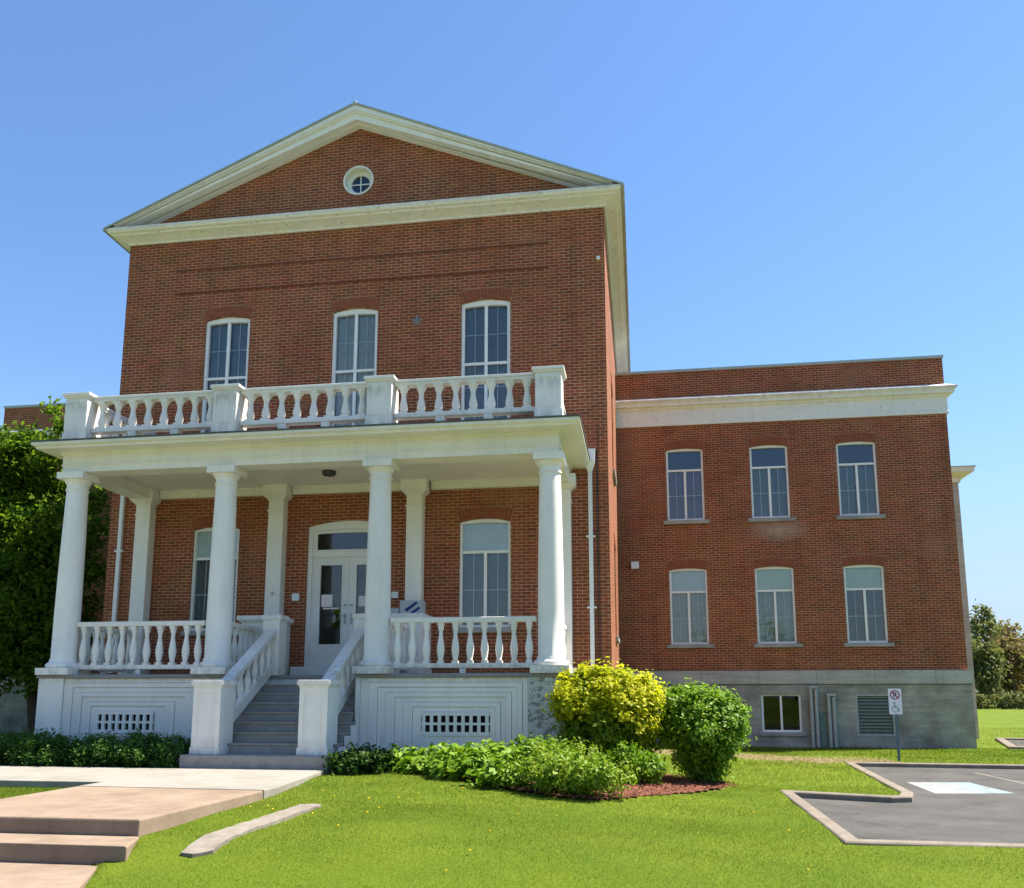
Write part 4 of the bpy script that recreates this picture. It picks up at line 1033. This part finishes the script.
bl = [((-170 + k * 7.5, 235 + 8 * math.sin(k * 1.9), 2.2 + 1.2 * math.sin(k * 2.7)), (6.5, 3.0, 3.6 + 1.3 * math.sin(k * 1.3 + 1))) for k in range(62)]
P, O = clumps(bl, 1100, 12, 1.0, (.45, 1.05)); o = leaves('treeline', P, .75, M['leaf_far'], None, .4, .6, O * .8); tag(o, 'far off wood along the horizon behind the lawn', 'woods', kind='stuff')

bl = [((-70 + k * 7.6, -80 + 3 * math.sin(k * 2.3), 4.2 + 1.8 * math.sin(k * 1.7)), (4.2, 2.6, 4.6 + 1.8 * math.sin(k * 2.9))) for k in range(20)]  # wood behind the camera, added so the lower panes reflect foliage
P, O = clumps(bl, 900, 16, .7, (.45, 1.05)); o = leaves('treeline', P, .5, M['leaf_tree'], None, .4, .6, O * .8); tag(o, 'leafy wood on the far side of the street', 'woods', kind='stuff')

# ------------------------------------------------------------------ mulch bed, chips, old slab, dandelions
bx = np.arange(1.3, 8.2, .12); by = np.arange(-7.7, -2.0, .12); BX, BY = np.meshgrid(bx, by)
inb = inside(BED, BX, BY)
V = np.stack([BX, BY, ground(BX, BY) + .028 + .01 * np.sin(BX * 9) * np.sin(BY * 8)], -1).reshape(-1, 3); ii = np.arange(BX.size).reshape(BX.shape)
q = np.stack([ii[:-1, :-1], ii[:-1, 1:], ii[1:, 1:], ii[1:, :-1]], -1).reshape(-1, 4); k = inb.ravel()[q].all(1)
me = np_mesh('mulch_bed', V, q[k], 4); me.materials.append(M['mulchbase']); o = bpy.data.objects.new('mulch_bed', me); link(o); tag(o, kind='structure')
X = rng.uniform(1.3, 8.1, 26000); Y = rng.uniform(-7.6, -2.1, 26000); jit = .12
k = inside(BED, X + rng.normal(size=X.size) * jit * .5, Y + rng.normal(size=X.size) * jit * .5); X, Y = X[k], Y[k]
P = np.stack([X, Y, ground(X, Y) + .035 + rng.uniform(0, .018, X.size)], -1)
o = leaves('mulch_chips', P, .024, M['mulch'], None, 1.2, .35); tag(o, 'reddish brown wood mulch chips covering the planting bed', 'mulch', kind='stuff')

sl_ = MB()
ps = [(2.17, -10.5), (2.32, -10.53), (2.47, -10.44), (2.52, -9.6), (2.56, -8.7), (2.62, -8.0), (2.48, -7.93), (2.36, -7.97), (2.29, -8.7), (2.22, -9.6)]
pr_ = []
for i_0 in range(len(ps)):
    a_, b_ = Vector(ps[i_0]), Vector(ps[(i_0 + 1) % len(ps)]); m_ = max(1, int((b_ - a_).length / .08))
    for k in range(m_): q_ = a_ + (b_ - a_) * (k / m_); pr_.append((q_.x + random.gauss(0, .006), q_.y + random.gauss(0, .006)))
ps = pr_
n = len(ps); top = [(x, y, gz(x, y) + .032 + random.gauss(0, .004)) for x, y in ps]; bot = [(x, y, gz(x, y) - .2) for x, y in ps]
tri = tessellate_polygon([[Vector((a, b, 0)) for a, b in ps]])
sl_.add(top + bot, [tuple(t) for t in tri] + [(i, (i + 1) % n, (i + 1) % n + n, i + n) for i in range(n)])
o = sl_.build('concrete_strip', M['old_conc'], None); tag(o, 'weathered narrow concrete strip sunk in the lawn beside the path', 'concrete strip')

# ------------------------------------------------------------------ parking sign
sx, sy = 12.36, 2.82
o = thing('parking_sign', 'small white no parking and wheelchair sign on slim blue-grey post behind the kerb', 'sign', (sx, sy, -.48))
mb = MB(); mb.box(sx - .028, sx + .028, sy, sy + .03, -.7, 1.12); mb.build('post', M['bluepost'], o)
pz0, pz1, pw = .60, 1.19, .145
def rrect(x0, x1, z0, z1, r, n=5):
    out = []
    for cx0, cz0, a0 in ((x1 - r, z0 + r, -90), (x1 - r, z1 - r, 0), (x0 + r, z1 - r, 90), (x0 + r, z0 + r, 180)):
        for i in range(n + 1): a = R(a0 + 90 * i / n); out.append((cx0 + r * math.cos(a), cz0 + r * math.sin(a)))
    return out
mb = MB(); mb.prism(rrect(sx - pw, sx + pw, pz0, pz1, .02), sy - .006, sy - .001, lambda p_, q_, t_: (p_, t_, q_)); pn = mb.build('sign_panel', M['signwhite'], o)
def disc(mb, cx0, cz0, r0, r1, y, n=28):
    vv = []
    for i in range(n): a = 2 * math.pi * i / n; vv += [(cx0 + r0 * math.cos(a), y, cz0 + r0 * math.sin(a)), (cx0 + r1 * math.cos(a), y, cz0 + r1 * math.sin(a))]
    mb.add(vv, [(2 * i, 2 * i + 1, 2 * ((i + 1) % n) + 1, 2 * ((i + 1) % n)) for i in range(n)])
yy = sy - .008
mb = MB(); cz0 = 1.045
mb.add([(sx - .035, yy, cz0 - .06), (sx - .012, yy, cz0 - .06), (sx - .012, yy, cz0 + .06), (sx - .035, yy, cz0 + .06)], [(0, 1, 2, 3)])
vv = []; n = 12
for i in range(n + 1):
    a = R(-90 + 180 * i / n); vv += [(sx - .012 + .052 * math.cos(a), yy, cz0 + .026 + .034 * math.sin(a)), (sx - .012 + .026 * math.cos(a), yy, cz0 + .026 + .014 * math.sin(a))]
mb.add(vv, [(2 * i, 2 * i + 1, 2 * i + 3, 2 * i + 2) for i in range(n)]); mb.build('letter_p', M['black'], pn, fix=False)
mb = MB(); disc(mb, sx, cz0, .082, .108, yy - .001); s2 = .7071
mb.add([(sx - .085 * s2 - .009, yy - .002, cz0 + .085 * s2 - .009), (sx - .085 * s2 + .009, yy - .002, cz0 + .085 * s2 + .009), (sx + .085 * s2 + .009, yy - .002, cz0 - .085 * s2 + .009), (sx + .085 * s2 - .009, yy - .002, cz0 - .085 * s2 - .009)], [(0, 1, 2, 3)])
mb.build('prohibition_ring', M['red'], pn, fix=False)
mb = MB(); wz = .755
n = 22; vv = []
for i in range(n + 1):
    a = R(110 + 250 * i / n); vv += [(sx - .012 + .058 * math.cos(a), yy, wz - .035 + .058 * math.sin(a)), (sx - .012 + .078 * math.cos(a), yy, wz - .035 + .078 * math.sin(a))]
mb.add(vv, [(2 * i, 2 * i + 1, 2 * i + 3, 2 * i + 2) for i in range(n)])
disc(mb, sx - .022, wz + .10, 0.0005, .024, yy)
for q4 in ([(-.035, .07), (-.008, .07), (.0, -.02), (-.025, -.02)], [(-.02, -.02), (-.02, .005), (.055, .005), (.055, -.02)], [(.035, .0), (.06, .0), (.092, -.09), (.068, -.09)], [(-.01, .035), (-.01, .052), (.045, .052), (.045, .035)]):
    mb.add([(sx + a, yy, wz + b) for a, b in q4], [(0, 1, 2, 3)])
mb.build('wheelchair_symbol', M['signgreen'], pn, fix=False)

# ------------------------------------------------------------------ grass and dandelions
def keep_lawn(X, Y):
    k = np.ones(X.shape, bool)
    for poly, m_ in ((WALK, .0), (LOWER, .0), (BED, .0)): k &= ~inside(poly, X, Y)
    k &= ~(inside(LOT, X, Y)) & (edge_dist(LOT, X, Y) > .16)
    k &= ~((Y > -10.66) & (Y < -10.1) & (X < 1.56) & (X > -1.2))
    k &= ~((np.abs(X) < 5.35) & (Y > -2.95)) & ~((np.abs(X) < 6.05) & (Y > -.2)) & ~((np.abs(X) < 16.0) & (Y > 7.9)) & ~((np.abs(X) < 1.4) & (Y > -4.45))
    k &= ~inside(ps, X, Y)
    return k
def blades(x0, x1, y0, y1, n, h):
    X = rng.uniform(x0, x1, n); Y = rng.uniform(y0, y1, n); k = keep_lawn(X, Y); return X[k], Y[k], np.full(k.sum(), h)
parts_ = [blades(-2.5, 13, -12.2, -7.5, 330000, .021), blades(-3.5, 13, -7.5, -3, 160000, .027), blades(5, 22, -3, 8, 90000, .05), blades(-16, -5, -3, 8, 20000, .05), blades(-9, -1.2, -12, -6.7, 90000, .032), blades(13, 40, -9, 25, 60000, .055)]
X = np.concatenate([p[0] for p in parts_]); Y = np.concatenate([p[1] for p in parts_]); H = np.concatenate([p[2] for p in parts_])
soil = (X > 5.5) & (X < 12.3) & (np.abs(Y - (7.7 - .42 * X)) < 1.25 + .4 * np.sin(X * 3)) & (rng.uniform(size=X.size) < .62)
patch = np.sin(X * 1.7 + np.sin(Y * 1.3) * 2) * np.sin(Y * 2.1 + np.sin(X * .9) * 2)
X, Y, H, patch = X[~soil], Y[~soil], H[~soil], patch[~soil]
n = len(X); Z = ground(X, Y) + .012 * np.sin(X * 2.1 + 1.3 * np.sin(Y * 1.7)) * np.sin(Y * 1.9) - .004
D = np.hypot(X - 6.5, Y + 18.4); wd = .0021 * np.clip(D / 8, 1, 3.5)
a = rng.uniform(0, 2 * np.pi, n); hh = H * rng.uniform(.55, 1.25, n) * (1 + .18 * patch); ln = rng.normal(size=(n, 2)) * .45 * hh[:, None]
ca, sa = np.cos(a) * wd, np.sin(a) * wd
V = np.stack([np.stack([X - ca, Y - sa, Z], -1), np.stack([X + ca, Y + sa, Z], -1), np.stack([X + ln[:, 0], Y + ln[:, 1], Z + hh], -1)], 1).reshape(-1, 3)
me = np_mesh('grass', V, np.arange(3 * n).reshape(n, 3), 3); me.materials.append(M['grass'])
o = bpy.data.objects.new('grass', me); link(o); tag(o, 'short mown bright green grass of the lawn', 'grass', kind='stuff')
mb = MB()
dx = rng.uniform(1.8, 9, 260); dy = rng.uniform(-11.3, -4.5, 260); k = keep_lawn(dx, dy) & (rng.uniform(size=260) < np.where(dx < 5, .16, .07)); dx, dy = dx[k], dy[k]
for x, y in zip(dx, dy):
    z = gz(x, y) + random.uniform(.035, .055); r = random.uniform(.009, .014)
    mb.lathe([(.002, z - .008), (r, z), (r * .8, z + .006), (.002, z + .009)], (x, y), 7)
o = mb.build('dandelions', M['yellow'], None); tag(o, 'yellow dandelion heads dotted over the lawn', 'flowers', kind='stuff')
